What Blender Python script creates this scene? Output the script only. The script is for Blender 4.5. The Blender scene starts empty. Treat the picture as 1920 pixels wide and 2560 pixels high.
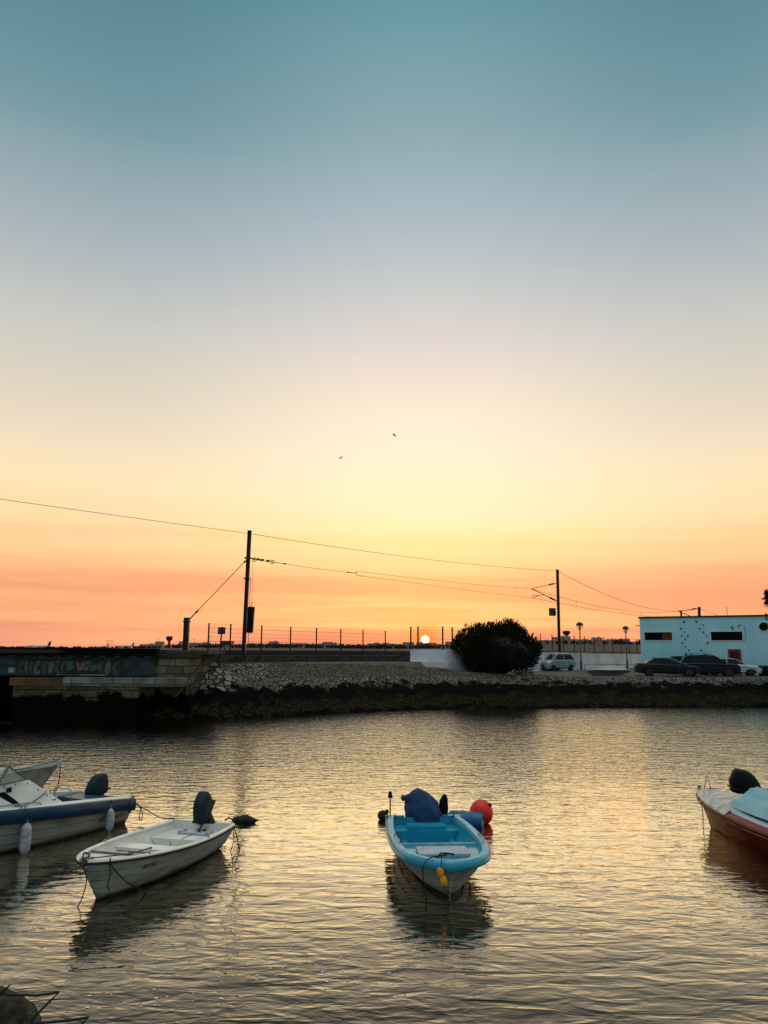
import bpy, bmesh, math, random
from mathutils import Vector, Matrix
random.seed(7)
scene = bpy.context.scene
COL = scene.collection
R = math.radians

def lin(r, g, b, a=1.0):
    f = lambda c: (c/255/12.92) if c/255 <= 0.04045 else ((c/255+0.055)/1.055)**2.4
    return (f(r), f(g), f(b), a)

# ------------------------------------------------------------ camera
F = 1923.0; PITCH = R(10.14); ROLL = 0.007; H = 3.9
fwd = Vector((0, math.cos(PITCH), math.sin(PITCH)))
up0 = Vector((0, -math.sin(PITCH), math.cos(PITCH)))
rt = Vector((1, 0, 0))*math.cos(ROLL) + up0*math.sin(ROLL)
upv = Vector((-1, 0, 0))*math.sin(ROLL) + up0*math.cos(ROLL)
CAM = Vector((0, 0, H))
cd = bpy.data.cameras.new('camera'); cam = bpy.data.objects.new('camera', cd); COL.objects.link(cam)
cd.sensor_fit = 'VERTICAL'; cd.sensor_height = 36; cd.lens = F/2560*36
cd.clip_start = 0.1; cd.clip_end = 20000
m = Matrix.Identity(4)
for i, v in enumerate((rt, upv, -fwd)):
    for j in range(3): m[j][i] = v[j]
m.translation = CAM
cam.matrix_world = m
scene.camera = cam

def ray(px, py): return fwd*F + rt*(px-960) - upv*(py-1280)
def on(px, py, z=0.0):            # the point of height z seen at a place of the photo (used once, for measuring)
    d = ray(px, py); return CAM + d*((z-H)/d.z)
def at(px, py, y):                # the point at distance y
    d = ray(px, py); return CAM + d*(y/d.y)
def xat(px, y, py=1640): return at(px, py, y).x

# ------------------------------------------------------------ world, sun, exposure
SUNDIR = ray(1063, 1599).normalized()
SUN_EL = math.asin(SUNDIR.z); SUN_AZ = math.atan2(SUNDIR.x, SUNDIR.y)
world = bpy.data.worlds.new('World'); scene.world = world; world.use_nodes = True
nt = world.node_tree; nt.nodes.clear()
class NT:
    def __init__(s, t): s.t = t
    def n(s, typ, **k):
        nd = s.t.nodes.new(typ)
        for a, b in k.items(): setattr(nd, a, b)
        return nd
    def l(s, a, b): s.t.links.new(a, b)
    def val(s, x, sock):
        if isinstance(x, (int, float)): sock.default_value = x
        elif isinstance(x, (tuple, list)): sock.default_value = x
        else: s.l(x, sock)
    def math(s, op, a, b=None, c=None, clamp=False):
        nd = s.n('ShaderNodeMath', operation=op, use_clamp=clamp)
        s.val(a, nd.inputs[0])
        if b is not None: s.val(b, nd.inputs[1])
        if c is not None: s.val(c, nd.inputs[2])
        return nd.outputs[0]
    def ramp(s, fac, stops, interp='LINEAR'):
        nd = s.n('ShaderNodeValToRGB'); cr = nd.color_ramp; cr.interpolation = interp
        while len(cr.elements) > 1: cr.elements.remove(cr.elements[-1])
        cr.elements[0].position = stops[0][0]; cr.elements[0].color = stops[0][1]
        for p, c in stops[1:]:
            e = cr.elements.new(p); e.color = c
        s.val(fac, nd.inputs[0]); return nd.outputs[0]
    def mix(s, fac, a, b, typ='MIX'):
        nd = s.n('ShaderNodeMix', data_type='RGBA', blend_type=typ)
        s.val(fac, nd.inputs[0]); s.val(a, nd.inputs[6]); s.val(b, nd.inputs[7]); return nd.outputs[2]
W = NT(nt)
tc = W.n('ShaderNodeTexCoord'); sep = W.n('ShaderNodeSeparateXYZ'); W.l(tc.outputs['Generated'], sep.inputs[0])
X, Y, Z = sep.outputs
elev = W.math('MULTIPLY', W.math('ARCSINE', Z), 180/math.pi)
az = W.math('SUBTRACT', W.math('MULTIPLY', W.math('ARCTAN2', X, Y), 180/math.pi), math.degrees(SUN_AZ))
az2 = W.math('POWER', W.math('DIVIDE', W.math('ABSOLUTE', az), 26.0), 2.0)
lift = W.math('MULTIPLY', W.math('MULTIPLY', az2, 0.0), W.math('DIVIDE', W.math('SUBTRACT', elev, 2.0), 10.0, clamp=True))
# thin level streaks of haze low in the sky
mp = W.n('ShaderNodeMapping'); W.l(tc.outputs['Generated'], mp.inputs[0]); mp.inputs['Scale'].default_value = (1.6, 1.6, 34)
no = W.n('ShaderNodeTexNoise'); W.l(mp.outputs[0], no.inputs['Vector']); no.inputs['Scale'].default_value = 1.6; no.inputs['Detail'].default_value = 4
streak = W.math('MULTIPLY', W.math('SUBTRACT', no.outputs[0], 0.5), W.math('MULTIPLY', W.math('DIVIDE', W.math('SUBTRACT', 14.0, elev), 14.0, clamp=True), 8.0))
e2 = W.math('ADD', W.math('ADD', elev, lift), streak)
fac = W.math('DIVIDE', e2, 60.0, clamp=True)
def stops(px, tab):
    out = []
    for y, c in tab: out.append((max(0.0, math.degrees(math.asin(ray(px, y).normalized().z)))/60, lin(*c)))
    out.sort(key=lambda q: q[0]); return out[:31]
MIDC = [(-500, (74, 124, 146)), (0, (102, 149, 160)), (146, (119, 159, 168)), (330, (140, 167, 175)), (440, (156, 178, 187)), (550, (172, 186, 194)), (660, (190, 196, 198)), (760, (207, 206, 203)), (842, (222, 212, 206)), (952, (241, 224, 207)), (1040, (251, 234, 208)), (1135, (254, 240, 209)), (1245, (255, 241, 198)), (1318, (255, 238, 180)), (1365, (255, 228, 160)), (1428, (255, 212, 146)), (1475, (254, 184, 128)), (1505, (254, 176, 122)), (1538, (255, 204, 134)), (1560, (255, 186, 124)), (1585, (254, 164, 114)), (1620, (250, 150, 112))]
SIDC = [(-500, (66, 114, 136)), (0, (97, 139, 151)), (146, (108, 147, 158)), (250, (120, 154, 163)), (366, (143, 165, 173)), (513, (163, 176, 183)), (640, (181, 187, 188)), (770, (200, 200, 194)), (879, (213, 206, 192)), (952, (222, 210, 190)), (1040, (234, 216, 192)), (1120, (246, 224, 188)), (1200, (253, 226, 180)), (1282, (254, 217, 164)), (1355, (253, 203, 146)), (1420, (251, 182, 130)), (1470, (242, 160, 120)), (1515, (250, 176, 126)), (1545, (252, 178, 128)), (1590, (242, 156, 124)), (1620, (238, 150, 124))]
cen = W.ramp(fac, stops(1000, MIDC)); sid = W.ramp(fac, stops(40, SIDC))
wsd = W.n('ShaderNodeMapRange'); wsd.interpolation_type = 'SMOOTHSTEP'; W.l(W.math('ABSOLUTE', az), wsd.inputs[0]); wsd.inputs[2].default_value = 25.0
skyc = W.mix(wsd.outputs[0], cen, sid)
# away from the sunset the sky turns to a dusky blue, unseen zenith brightened as added fill light
backc = W.ramp(W.math('DIVIDE', elev, 90.0, clamp=True), [(0, lin(112, 128, 138)), (.14, lin(130, 150, 160)), (.45, lin(160, 186, 194)), (.60, lin(215, 224, 226)), (1.0, (1.9, 1.84, 1.74, 1))])
wb1 = W.math('DIVIDE', W.math('SUBTRACT', W.math('ABSOLUTE', az), 45.0), 65.0, clamp=True)
wb2 = W.math('DIVIDE', W.math('SUBTRACT', elev, 46.0), 22.0, clamp=True)
skyc = W.mix(W.math('MAXIMUM', wb1, wb2), skyc, backc)
# glow and disc of the sun, measured as an angle from it
vs = W.n('ShaderNodeVectorMath', operation='DOT_PRODUCT'); W.l(tc.outputs['Generated'], vs.inputs[0]); vs.inputs[1].default_value = SUNDIR
ang = W.math('MULTIPLY', W.math('ARCCOSINE', W.math('MINIMUM', vs.outputs['Value'], 1.0)), 180/math.pi)
disc = W.math('DIVIDE', W.math('SUBTRACT', 0.345, ang), 0.03, clamp=True)
core = W.math('DIVIDE', W.math('SUBTRACT', 0.34, ang), 0.11, clamp=True)
g1 = W.math('POWER', W.math('DIVIDE', W.math('SUBTRACT', 2.2, ang), 2.2, clamp=True), 2.0)
g2 = W.math('POWER', W.math('DIVIDE', W.math('SUBTRACT', 9.0, ang), 9.0, clamp=True), 2.0)
skyc = W.mix(W.math('MULTIPLY', g2, 0.32), skyc, lin(255, 214, 112))
skyc = W.mix(W.math('MULTIPLY', g1, 0.95), skyc, lin(255, 116, 24))
skyc = W.mix(disc, skyc, W.mix(core, (1.3, 0.42, 0.08, 1), (3.6, 2.7, 1.2, 1)))
nish = W.n('ShaderNodeTexSky', sky_type='NISHITA'); nish.sun_disc = False
nish.sun_elevation = SUN_EL; nish.sun_rotation = SUN_AZ
nish.air_density = 1.0; nish.dust_density = 2.0
bg = W.n('ShaderNodeBackground'); bg.inputs[1].default_value = 1.0
bg2 = W.n('ShaderNodeBackground'); bg2.inputs[1].default_value = 0.02
W.l(skyc, bg.inputs[0]); W.l(nish.outputs[0], bg2.inputs[0])
ad = W.n('ShaderNodeAddShader'); W.l(bg.outputs[0], ad.inputs[0]); W.l(bg2.outputs[0], ad.inputs[1])
wo = W.n('ShaderNodeOutputWorld'); W.l(ad.outputs[0], wo.inputs[0])

sl = bpy.data.lights.new('sun', 'SUN'); sun = bpy.data.objects.new('sun', sl); COL.objects.link(sun)
sl.energy = 0.9; sl.angle = R(0.6); sl.color = (1.0, 0.5, 0.2)
sun.rotation_euler = (-SUNDIR).to_track_quat('-Z', 'Y').to_euler()
scene.view_settings.view_transform = 'Standard'; scene.view_settings.look = 'None'
scene.view_settings.exposure = 0.0; scene.view_settings.gamma = 1.0

# ------------------------------------------------------------ materials
MATS = {}
def mat(name, col, rough=0.6, metal=0.0, col2=None, nscale=6.0, namt=0.5, bump=0.0, bscale=20.0, spec=0.5, coat=0.0, stretch=(1, 1, 1), lo=0.35, hi=0.7, trans=0.0, alpha=1.0, wl=None):
    if name in MATS: return MATS[name]
    mt = bpy.data.materials.new(name); mt.use_nodes = True
    t = NT(mt.node_tree); b = mt.node_tree.nodes['Principled BSDF']
    c = lin(*col); b.inputs['Base Color'].default_value = c
    b.inputs['Roughness'].default_value = rough; b.inputs['Metallic'].default_value = metal
    b.inputs['Specular IOR Level'].default_value = spec; b.inputs['Coat Weight'].default_value = coat
    b.inputs['Alpha'].default_value = alpha
    if trans: b.inputs['Transmission Weight'].default_value = trans
    co = t.n('ShaderNodeTexCoord'); mpn = t.n('ShaderNodeMapping'); t.l(co.outputs['Object'], mpn.inputs[0]); mpn.inputs['Scale'].default_value = stretch
    if col2:
        n1 = t.n('ShaderNodeTexNoise'); t.l(mpn.outputs[0], n1.inputs['Vector']); n1.inputs['Scale'].default_value = nscale; n1.inputs['Detail'].default_value = 5
        mr = t.n('ShaderNodeMapRange'); t.l(n1.outputs[0], mr.inputs[0]); mr.inputs[1].default_value = lo; mr.inputs[2].default_value = hi; mr.inputs[4].default_value = namt*2 if namt < .5 else 1.0
        t.l(t.mix(mr.outputs[0], c, lin(*col2)), b.inputs['Base Color'])
        t.l(t.math('ADD', t.math('MULTIPLY', mr.outputs[0], 0.12), rough), b.inputs['Roughness'])
    if wl is not None:      # weed and scum grown along the waterline
        s3 = t.n('ShaderNodeSeparateXYZ'); t.l(co.outputs['Object'], s3.inputs[0])
        nw = t.n('ShaderNodeTexNoise'); t.l(co.outputs['Object'], nw.inputs['Vector']); nw.inputs['Scale'].default_value = 7; nw.inputs['Detail'].default_value = 6
        mw = t.n('ShaderNodeMapRange'); t.l(t.math('ADD', s3.outputs[2], t.math('MULTIPLY', nw.outputs[0], -.10)), mw.inputs[0]); mw.inputs[1].default_value = wl; mw.inputs[2].default_value = wl-.10
        old = b.inputs['Base Color'].links[0].from_socket
        t.l(t.mix(mw.outputs[0], old, lin(58, 58, 34)), b.inputs['Base Color'])
    if bump:
        n2 = t.n('ShaderNodeTexNoise'); t.l(mpn.outputs[0], n2.inputs['Vector']); n2.inputs['Scale'].default_value = bscale; n2.inputs['Detail'].default_value = 4
        bn = t.n('ShaderNodeBump'); t.l(n2.outputs[0], bn.inputs['Height']); bn.inputs['Distance'].default_value = bump
        t.l(bn.outputs[0], b.inputs['Normal'])
    MATS[name] = mt; return mt

def water_mat():
    mt = bpy.data.materials.new('water'); mt.use_nodes = True
    t = NT(mt.node_tree); b = mt.node_tree.nodes['Principled BSDF']
    geo = t.n('ShaderNodeNewGeometry'); P = geo.outputs['Position']
    sp = t.n('ShaderNodeSeparateXYZ'); t.l(P, sp.inputs[0])
    def noise(sx, sy, det=2.0, rot=0.0, dist=0.0, rough=0.5, off=0):
        mp = t.n('ShaderNodeMapping'); t.l(P, mp.inputs[0]); mp.inputs['Scale'].default_value = (sx, sy, 1); mp.inputs['Rotation'].default_value = (0, 0, rot); mp.inputs['Location'].default_value = (off, off*0.7, 0)
        n = t.n('ShaderNodeTexNoise'); n.noise_dimensions = '2D'; t.l(mp.outputs[0], n.inputs['Vector']); n.inputs['Scale'].default_value = 1; n.inputs['Detail'].default_value = det
        n.inputs['Distortion'].default_value = dist; n.inputs['Roughness'].default_value = rough; return n.outputs[0]
    far = t.n('ShaderNodeMapRange'); t.l(sp.outputs[1], far.inputs[0]); far.inputs[1].default_value = 17; far.inputs[2].default_value = 30; far.interpolation_type = 'SMOOTHSTEP'
    patch = t.n('ShaderNodeMapRange'); t.l(noise(.10, .16, 2, .3, .6), patch.inputs[0]); patch.inputs[1].default_value = .38; patch.inputs[2].default_value = .62; patch.interpolation_type = 'SMOOTHSTEP'
    chop = t.math('ADD', t.math('MULTIPLY', far.outputs[0], 0.85), t.math('MULTIPLY', patch.outputs[0], 0.22))
    h = t.math('MULTIPLY', noise(.55, 1.3, 2, .1, .3), WAVE[0])
    h = t.math('ADD', h, t.math('MULTIPLY', noise(1.3, 3.6, 2, -.12, .5, off=9), WAVE[1]))
    h2 = t.math('ADD', t.math('MULTIPLY', noise(2.8, 5.2, 2, .15, .4, off=3), WAVE[2]), t.math('MULTIPLY', noise(9, 22, 2, -.2, .3, off=5), WAVE[3]))
    h = t.math('ADD', h, t.math('MULTIPLY', h2, t.math('ADD', chop, 0.26)))
    h = t.math('ADD', h, t.math('MULTIPLY', t.math('MULTIPLY', noise(1.0, 2.8, 3, .05, .2, off=31), far.outputs[0]), WAVE[4]))
    bn = t.n('ShaderNodeBump'); t.l(h, bn.inputs['Height']); bn.inputs['Distance'].default_value = 1.0; bn.inputs['Strength'].default_value = 1.0
    # oily harbour water: mirror strength grows quickly towards grazing angles
    mt.node_tree.nodes.remove(b)
    lw_ = t.n('ShaderNodeLayerWeight'); t.l(bn.outputs[0], lw_.inputs['Normal'])
    fr = t.math('MULTIPLY_ADD', t.math('POWER', lw_.outputs['Facing'], WFR[0]), WFR[1], WFR[2], clamp=True)
    gl = t.n('ShaderNodeBsdfGlossy'); gl.inputs['Color'].default_value = WTINT; gl.inputs['Roughness'].default_value = 0.02; t.l(bn.outputs[0], gl.inputs['Normal'])
    df = t.n('ShaderNodeBsdfDiffuse'); df.inputs['Color'].default_value = (0.007, 0.008, 0.005, 1)
    ms = t.n('ShaderNodeMixShader'); t.l(fr, ms.inputs[0]); t.l(df.outputs[0], ms.inputs[1]); t.l(gl.outputs[0], ms.inputs[2])
    t.l(ms.outputs[0], mt.node_tree.nodes['Material Output'].inputs['Surface'])
    return mt
WAVE = (0.015, 0.016, 0.021, 0.0040, 0.046)
WFR = (7.6, 7.0, 0.0); WTINT = (1.0, .91, .74, 1)

def stone_mat(name, scale, pale, dark, joint, tide=True, stretch=(1, 1, 1), jw=0.06, brick=False, fine=0, pale2=(128, 122, 112), moss_amt=.8, tz=1.72):
    mt = bpy.data.materials.new(name); mt.use_nodes = True
    t = NT(mt.node_tree); b = mt.node_tree.nodes['Principled BSDF']; b.inputs['Roughness'].default_value = 0.9; b.inputs['Specular IOR Level'].default_value = 0.06
    geo = t.n('ShaderNodeNewGeometry'); P = geo.outputs['Position']
    sp = t.n('ShaderNodeSeparateXYZ'); t.l(P, sp.inputs[0])
    mp = t.n('ShaderNodeMapping'); t.l(P, mp.inputs[0]); mp.inputs['Scale'].default_value = stretch
    if brick:
        wob = t.n('ShaderNodeTexNoise'); t.l(P, wob.inputs['Vector']); wob.inputs['Scale'].default_value = 1.7; wob.inputs['Detail'].default_value = 3
        wv = t.math('MULTIPLY', t.math('SUBTRACT', wob.outputs[0], 0.5), 0.16)
        cb = t.n('ShaderNodeCombineXYZ'); t.l(t.math('ADD', sp.outputs[0], t.math('MULTIPLY', wv, 2.0)), cb.inputs[0]); t.l(t.math('ADD', sp.outputs[2], wv), cb.inputs[1])
        br = t.n('ShaderNodeTexBrick'); t.l(cb.outputs[0], br.inputs['Vector']); br.inputs['Scale'].default_value = 1.0
        br.inputs['Brick Width'].default_value = brick[0]; br.inputs['Row Height'].default_value = brick[1]; br.inputs['Mortar Size'].default_value = 0.018
        br.inputs['Color1'].default_value = lin(*pale); br.inputs['Color2'].default_value = lin(*dark); br.inputs['Mortar'].default_value = lin(*joint)
        base = br.outputs[0]; edge = t.math('SUBTRACT', 1.0, br.outputs['Fac'])
    else:
        v = t.n('ShaderNodeTexVoronoi', feature='DISTANCE_TO_EDGE'); t.l(mp.outputs[0], v.inputs['Vector']); v.inputs['Scale'].default_value = scale
        v2 = t.n('ShaderNodeTexVoronoi', feature='F1'); t.l(mp.outputs[0], v2.inputs['Vector']); v2.inputs['Scale'].default_value = scale
        mr = t.n('ShaderNodeMapRange'); t.l(v.outputs['Distance'], mr.inputs[0]); mr.inputs[1].default_value = jw*.3; mr.inputs[2].default_value = jw; edge = mr.outputs[0]
        sc = t.n('ShaderNodeSeparateColor'); t.l(v2.outputs['Color'], sc.inputs[0])
        base = t.mix(sc.outputs[0], lin(*pale), lin(*dark))
        base = t.mix(edge, lin(*joint), base)
        if fine:          # smaller setts farther right along the bank
            vf = t.n('ShaderNodeTexVoronoi', feature='DISTANCE_TO_EDGE'); t.l(mp.outputs[0], vf.inputs['Vector']); vf.inputs['Scale'].default_value = fine
            vg = t.n('ShaderNodeTexVoronoi', feature='F1'); t.l(mp.outputs[0], vg.inputs['Vector']); vg.inputs['Scale'].default_value = fine
            mf = t.n('ShaderNodeMapRange'); t.l(vf.outputs['Distance'], mf.inputs[0]); mf.inputs[1].default_value = jw*.25; mf.inputs[2].default_value = jw*1.1
            sf = t.n('ShaderNodeSeparateColor'); t.l(vg.outputs['Color'], sf.inputs[0])
            b2 = t.mix(mf.outputs[0], lin(*joint), t.mix(sf.outputs[0], lin(*pale2), lin(*dark)))
            kx = t.n('ShaderNodeMapRange'); t.l(t.math('ADD', sp.outputs[0], t.math('MULTIPLY', sp.outputs[2], 1.2)), kx.inputs[0]); kx.inputs[1].default_value = -6.6; kx.inputs[2].default_value = -5.9
            base = t.mix(kx.outputs[0], base, b2); edge = t.math('ADD', t.math('MULTIPLY', edge, t.math('SUBTRACT', 1.0, kx.outputs[0])), t.math('MULTIPLY', mf.outputs[0], kx.outputs[0]))
    n = t.n('ShaderNodeTexNoise'); t.l(P, n.inputs['Vector']); n.inputs['Scale'].default_value = 1.3; n.inputs['Detail'].default_value = 6
    st = t.n('ShaderNodeMapRange'); t.l(n.outputs[0], st.inputs[0]); st.inputs[1].default_value = .45; st.inputs[2].default_value = .75; st.inputs[4].default_value = .7
    base = t.mix(st.outputs[0], base, lin(52, 48, 36))
    if fine:      # washed pale strip just above the weed, browner weathered stone higher up
        hi_ = t.n('ShaderNodeMapRange'); t.l(t.math('ADD', sp.outputs[2], t.math('MULTIPLY', n.outputs[0], .35)), hi_.inputs[0]); hi_.inputs[1].default_value = 2.12; hi_.inputs[2].default_value = 2.28
        xr = t.n('ShaderNodeMapRange'); t.l(sp.outputs[0], xr.inputs[0]); xr.inputs[1].default_value = -7.4; xr.inputs[2].default_value = -6.2
        base = t.mix(t.math('MULTIPLY', t.math('MULTIPLY', hi_.outputs[0], xr.outputs[0]), .62), base, t.mix(n.outputs[0], lin(96, 82, 70), lin(66, 56, 48)))
    if tide:
        zz = t.math('ADD', sp.outputs[2], t.math('MULTIPLY', t.math('SUBTRACT', n.outputs[0], 0.5), 1.7))
        k = t.n('ShaderNodeMapRange'); t.l(zz, k.inputs[0]); k.inputs[1].default_value = tz; k.inputs[2].default_value = tz-.22
        base = t.mix(k.outputs[0], base, lin(8, 7, 5))
        k2 = t.n('ShaderNodeMapRange'); t.l(zz, k2.inputs[0]); k2.inputs[1].default_value = 1.0; k2.inputs[2].default_value = 0.6
        moss = t.mix(edge, lin(8, 8, 6), t.mix(n.outputs[0], lin(58, 50, 25), lin(34, 29, 19)))
        base = t.mix(t.math('MULTIPLY', k2.outputs[0], moss_amt), base, moss)
        k3 = t.n('ShaderNodeMapRange'); t.l(zz, k3.inputs[0]); k3.inputs[1].default_value = 0.25; k3.inputs[2].default_value = 0.1
        base = t.mix(k3.outputs[0], base, lin(5, 5, 4))
    t.l(base, b.inputs['Base Color'])
    bn = t.n('ShaderNodeBump'); hh = t.math('ADD', t.math('MULTIPLY', edge, 0.05), t.math('MULTIPLY', n.outputs[0], 0.03)); t.l(hh, bn.inputs['Height']); bn.inputs['Distance'].default_value = 1.0
    t.l(bn.outputs[0], b.inputs['Normal'])
    return mt

# ------------------------------------------------------------ mesh builder
class MB:
    def __init__(s): s.v = []; s.f = []
    def add(s, vs, fs):
        o = len(s.v); s.v += [Vector(p) for p in vs]; s.f += [tuple(o+i for i in f) for f in fs]; return s
    def box(s, c, d, rz=0.0, rot=None):
        hx, hy, hz = d[0]/2, d[1]/2, d[2]/2
        M = rot if rot is not None else Matrix.Rotation(rz, 3, 'Z')
        vs = [Vector(c)+M @ Vector((x*hx, y*hy, z*hz)) for x, y, z in ((-1,-1,-1),(1,-1,-1),(1,1,-1),(-1,1,-1),(-1,-1,1),(1,-1,1),(1,1,1),(-1,1,1))]
        return s.add(vs, [(3,2,1,0),(4,5,6,7),(0,1,5,4),(1,2,6,5),(2,3,7,6),(3,0,4,7)])
    def beam(s, a, b, w, h):
        a = Vector(a); b = Vector(b); d = (b-a); L = d.length; d.normalize()
        u = Vector((0,0,1)) if abs(d.z) < .95 else Vector((1,0,0))
        sx = d.cross(u).normalized(); sy = sx.cross(d)
        M = Matrix((sx, d, sy)).transposed()
        return s.box((a+b)/2, (w, L, h), rot=M)
    def tube(s, pts, r, n=8, closed=False):
        pts = [Vector(p) for p in pts]; k = len(pts)
        rs = r if isinstance(r, (list, tuple)) else [r]*k
        rings = []; prev = None
        for i, p in enumerate(pts):
            if closed: d = pts[(i+1) % k]-pts[i-1]
            else: d = pts[min(i+1, k-1)]-pts[max(i-1, 0)]
            d.normalize()
            if prev is None:
                u = Vector((0,0,1)) if abs(d.z) < .9 else Vector((1,0,0))
                prev = d.cross(u).normalized()
            a = (prev - d*prev.dot(d)).normalized(); b = d.cross(a); prev = a
            rings.append([p+(a*math.cos(2*math.pi*j/n)+b*math.sin(2*math.pi*j/n))*rs[i] for j in range(n)])
        return s.loft(rings, closed_ring=True, caps=not closed, closed_path=closed)
    def loft(s, secs, closed_ring=False, caps=False, closed_path=False):
        k = len(secs); n = len(secs[0]); vs = [p for q in secs for p in q]; fs = []
        for i in range(k if closed_path else k-1):
            for j in range(n if closed_ring else n-1):
                a = i*n+j; b = i*n+(j+1) % n; c = ((i+1) % k)*n+(j+1) % n; d = ((i+1) % k)*n+j
                fs.append((a, b, c, d))
        if caps: fs.append(tuple(range(n))[::-1]); fs.append(tuple(range((k-1)*n, k*n)))
        return s.add(vs, fs)
    def lathe(s, prof, c=(0,0,0), n=20, axis='Z', rot=None):
        secs = []
        M = rot or Matrix.Identity(3)
        for r, z in prof:
            secs.append([Vector(c)+M @ Vector((r*math.cos(2*math.pi*j/n), r*math.sin(2*math.pi*j/n), z)) for j in range(n)])
        return s.loft(secs, closed_ring=True, caps=True)
    def ball(s, c, r, n=16, m=10, sc=(1,1,1)):
        prof = [(max(1e-4, r*math.sin(math.pi*i/m)), -r*math.cos(math.pi*i/m)) for i in range(m+1)]
        c = Vector(c); o = len(s.v); s.lathe(prof, (0,0,0), n)
        for i in range(o, len(s.v)): s.v[i] = Vector((s.v[i].x*sc[0], s.v[i].y*sc[1], s.v[i].z*sc[2]))+c
        return s
    def prism(s, poly, y0, y1, plane='XZ', inset=0.0):
        f = {'XZ': lambda p, y: (p[0], y, p[1]), 'XY': lambda p, y: (p[0], p[1], y), 'YZ': lambda p, y: (y, p[0], p[1])}[plane]
        n = len(poly); vs = [f(p, y0) for p in poly]+[f(p, y1) for p in poly]
        fs = [tuple(range(n)), tuple(range(2*n-1, n-1, -1))]+[(i, i+n, (i+1) % n+n, (i+1) % n) for i in range(n)]
        return s.add(vs, fs)
    def xf(s, M, start=0):
        for i in range(start, len(s.v)): s.v[i] = M @ s.v[i]
        return s
    def build(s, name, material, parent=None, smooth=None, world=False, loc=None):
        """world=True: vertices are in world space and are moved into the parent's (unrotated) space"""
        me = bpy.data.meshes.new(name)
        off = Vector((0,0,0))
        if world and parent is not None:
            off = parent.location.copy()
            if parent.parent: off += parent.parent.location
        if loc is not None: off = Vector(loc)
        me.from_pydata([v-off for v in s.v], [], s.f); me.update()
        bm = bmesh.new(); bm.from_mesh(me); bmesh.ops.remove_doubles(bm, verts=bm.verts, dist=1e-5)
        bmesh.ops.recalc_face_normals(bm, faces=bm.faces)
        if smooth:
            for f in bm.faces: f.smooth = True
            for e in bm.edges:
                if len(e.link_faces) == 2 and e.calc_face_angle(0) > R(smooth): e.smooth = False
        bm.to_mesh(me); bm.free()
        if material: me.materials.append(material)
        o = bpy.data.objects.new(name, me); COL.objects.link(o)
        if parent: o.parent = parent
        elif loc is not None: o.location = loc
        return o

def tag(o, label=None, cat=None, group=None, kind=None):
    if label: o['label'] = label
    if cat: o['category'] = cat
    if group: o['group'] = group
    if kind: o['kind'] = kind
    return o
def thing(name, label, cat, loc=(0,0,0), rz=0.0, group=None):
    o = bpy.data.objects.new(name, None); COL.objects.link(o); o.location = loc; o.rotation_euler = (0,0,rz); o.empty_display_size = .2
    return tag(o, label, cat, group)
def copy_tree(o, parent=None):
    c = o.copy(); COL.objects.link(c); c.parent = parent
    for ch in list(o.children): copy_tree(ch, c)
    return c
def text_mesh(txt, size, shear=0.0, extrude=0.002, bold=0.0, spacing=1.0):
    cu = bpy.data.curves.new('lettering', 'FONT'); cu.body = txt; cu.size = size; cu.shear = shear; cu.extrude = extrude; cu.offset = bold; cu.space_character = spacing
    cu.resolution_u = 2
    o = bpy.data.objects.new('lettering', cu); COL.objects.link(o); bpy.context.view_layer.update()
    me = bpy.data.meshes.new_from_object(o.evaluated_get(bpy.context.evaluated_depsgraph_get()))
    bpy.data.objects.remove(o); bpy.data.curves.remove(cu); return me

# ------------------------------------------------------------ palette
M_white = mat('white_gelcoat', (232, 230, 222), .3, col2=(212, 208, 198), nscale=2.2, bump=.0008, bscale=30, coat=.2)
M_hullw = mat('worn_white_hull', (158, 159, 152), .45, spec=.25, col2=(108, 107, 95), nscale=3.0, stretch=(.6, .6, 3), lo=.45, hi=.8, wl=.07)
M_blue = mat('navy_blue_band', (6, 62, 92), .4, col2=(6, 48, 72), nscale=4, coat=.2)
M_teal = mat('turquoise_gelcoat', (24, 150, 180), .3, col2=(18, 130, 162), nscale=3, coat=.3)
M_tealtop = mat('sky_sheen_turquoise', (148, 186, 196), .42, col2=(106, 166, 184), nscale=9, lo=.4, hi=.65)  # paler turquoise, reflected sky painted into the colour
M_hatch = mat('grey_hatch', (176, 188, 194), .55, col2=(144, 156, 166), nscale=20)
M_black = mat('black_plastic', (10, 11, 13), .5, spec=.2, col2=(10, 11, 12), nscale=8)
M_cowl = mat('dark_green_cowl', (8, 36, 44), .5, spec=.22, col2=(10, 32, 38), nscale=6)
M_rubber = mat('black_rubber', (14, 14, 15), .75)
M_tarp = mat('blue_tarpaulin', (10, 62, 104), .75, col2=(6, 42, 76), nscale=4, bump=.03, bscale=7)
M_steel = mat('stainless_steel', (170, 172, 172), .25, metal=1.0)
M_alu = mat('aluminium_frame', (120, 128, 132), .4, metal=.8, col2=(80, 86, 90), nscale=12)
M_rope = mat('dark_rope', (26, 22, 20), .9, bump=.002, bscale=120)
M_roper = mat('reddish_rope', (90, 52, 44), .9, bump=.002, bscale=120)
M_fender = mat('white_fender_vinyl', (176, 182, 188), .4, col2=(120, 124, 128), nscale=7, stretch=(1, 1, 2))
M_red = mat('red_buoy_vinyl', (236, 26, 10), .4, col2=(196, 16, 6), nscale=5)
M_bluef = mat('blue_drum_plastic', (12, 92, 140), .4, col2=(8, 70, 116), nscale=5)
M_yellow = mat('yellow_float', (226, 150, 8), .4, col2=(190, 116, 6), nscale=9)
M_algae = mat('dark_algae', (24, 34, 14), .85, col2=(12, 14, 8), nscale=14, bump=.01, bscale=25)
M_concrete = mat('dark_concrete', (62, 60, 54), .9, col2=(30, 30, 26), nscale=2.2, bump=.01, bscale=12)
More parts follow.
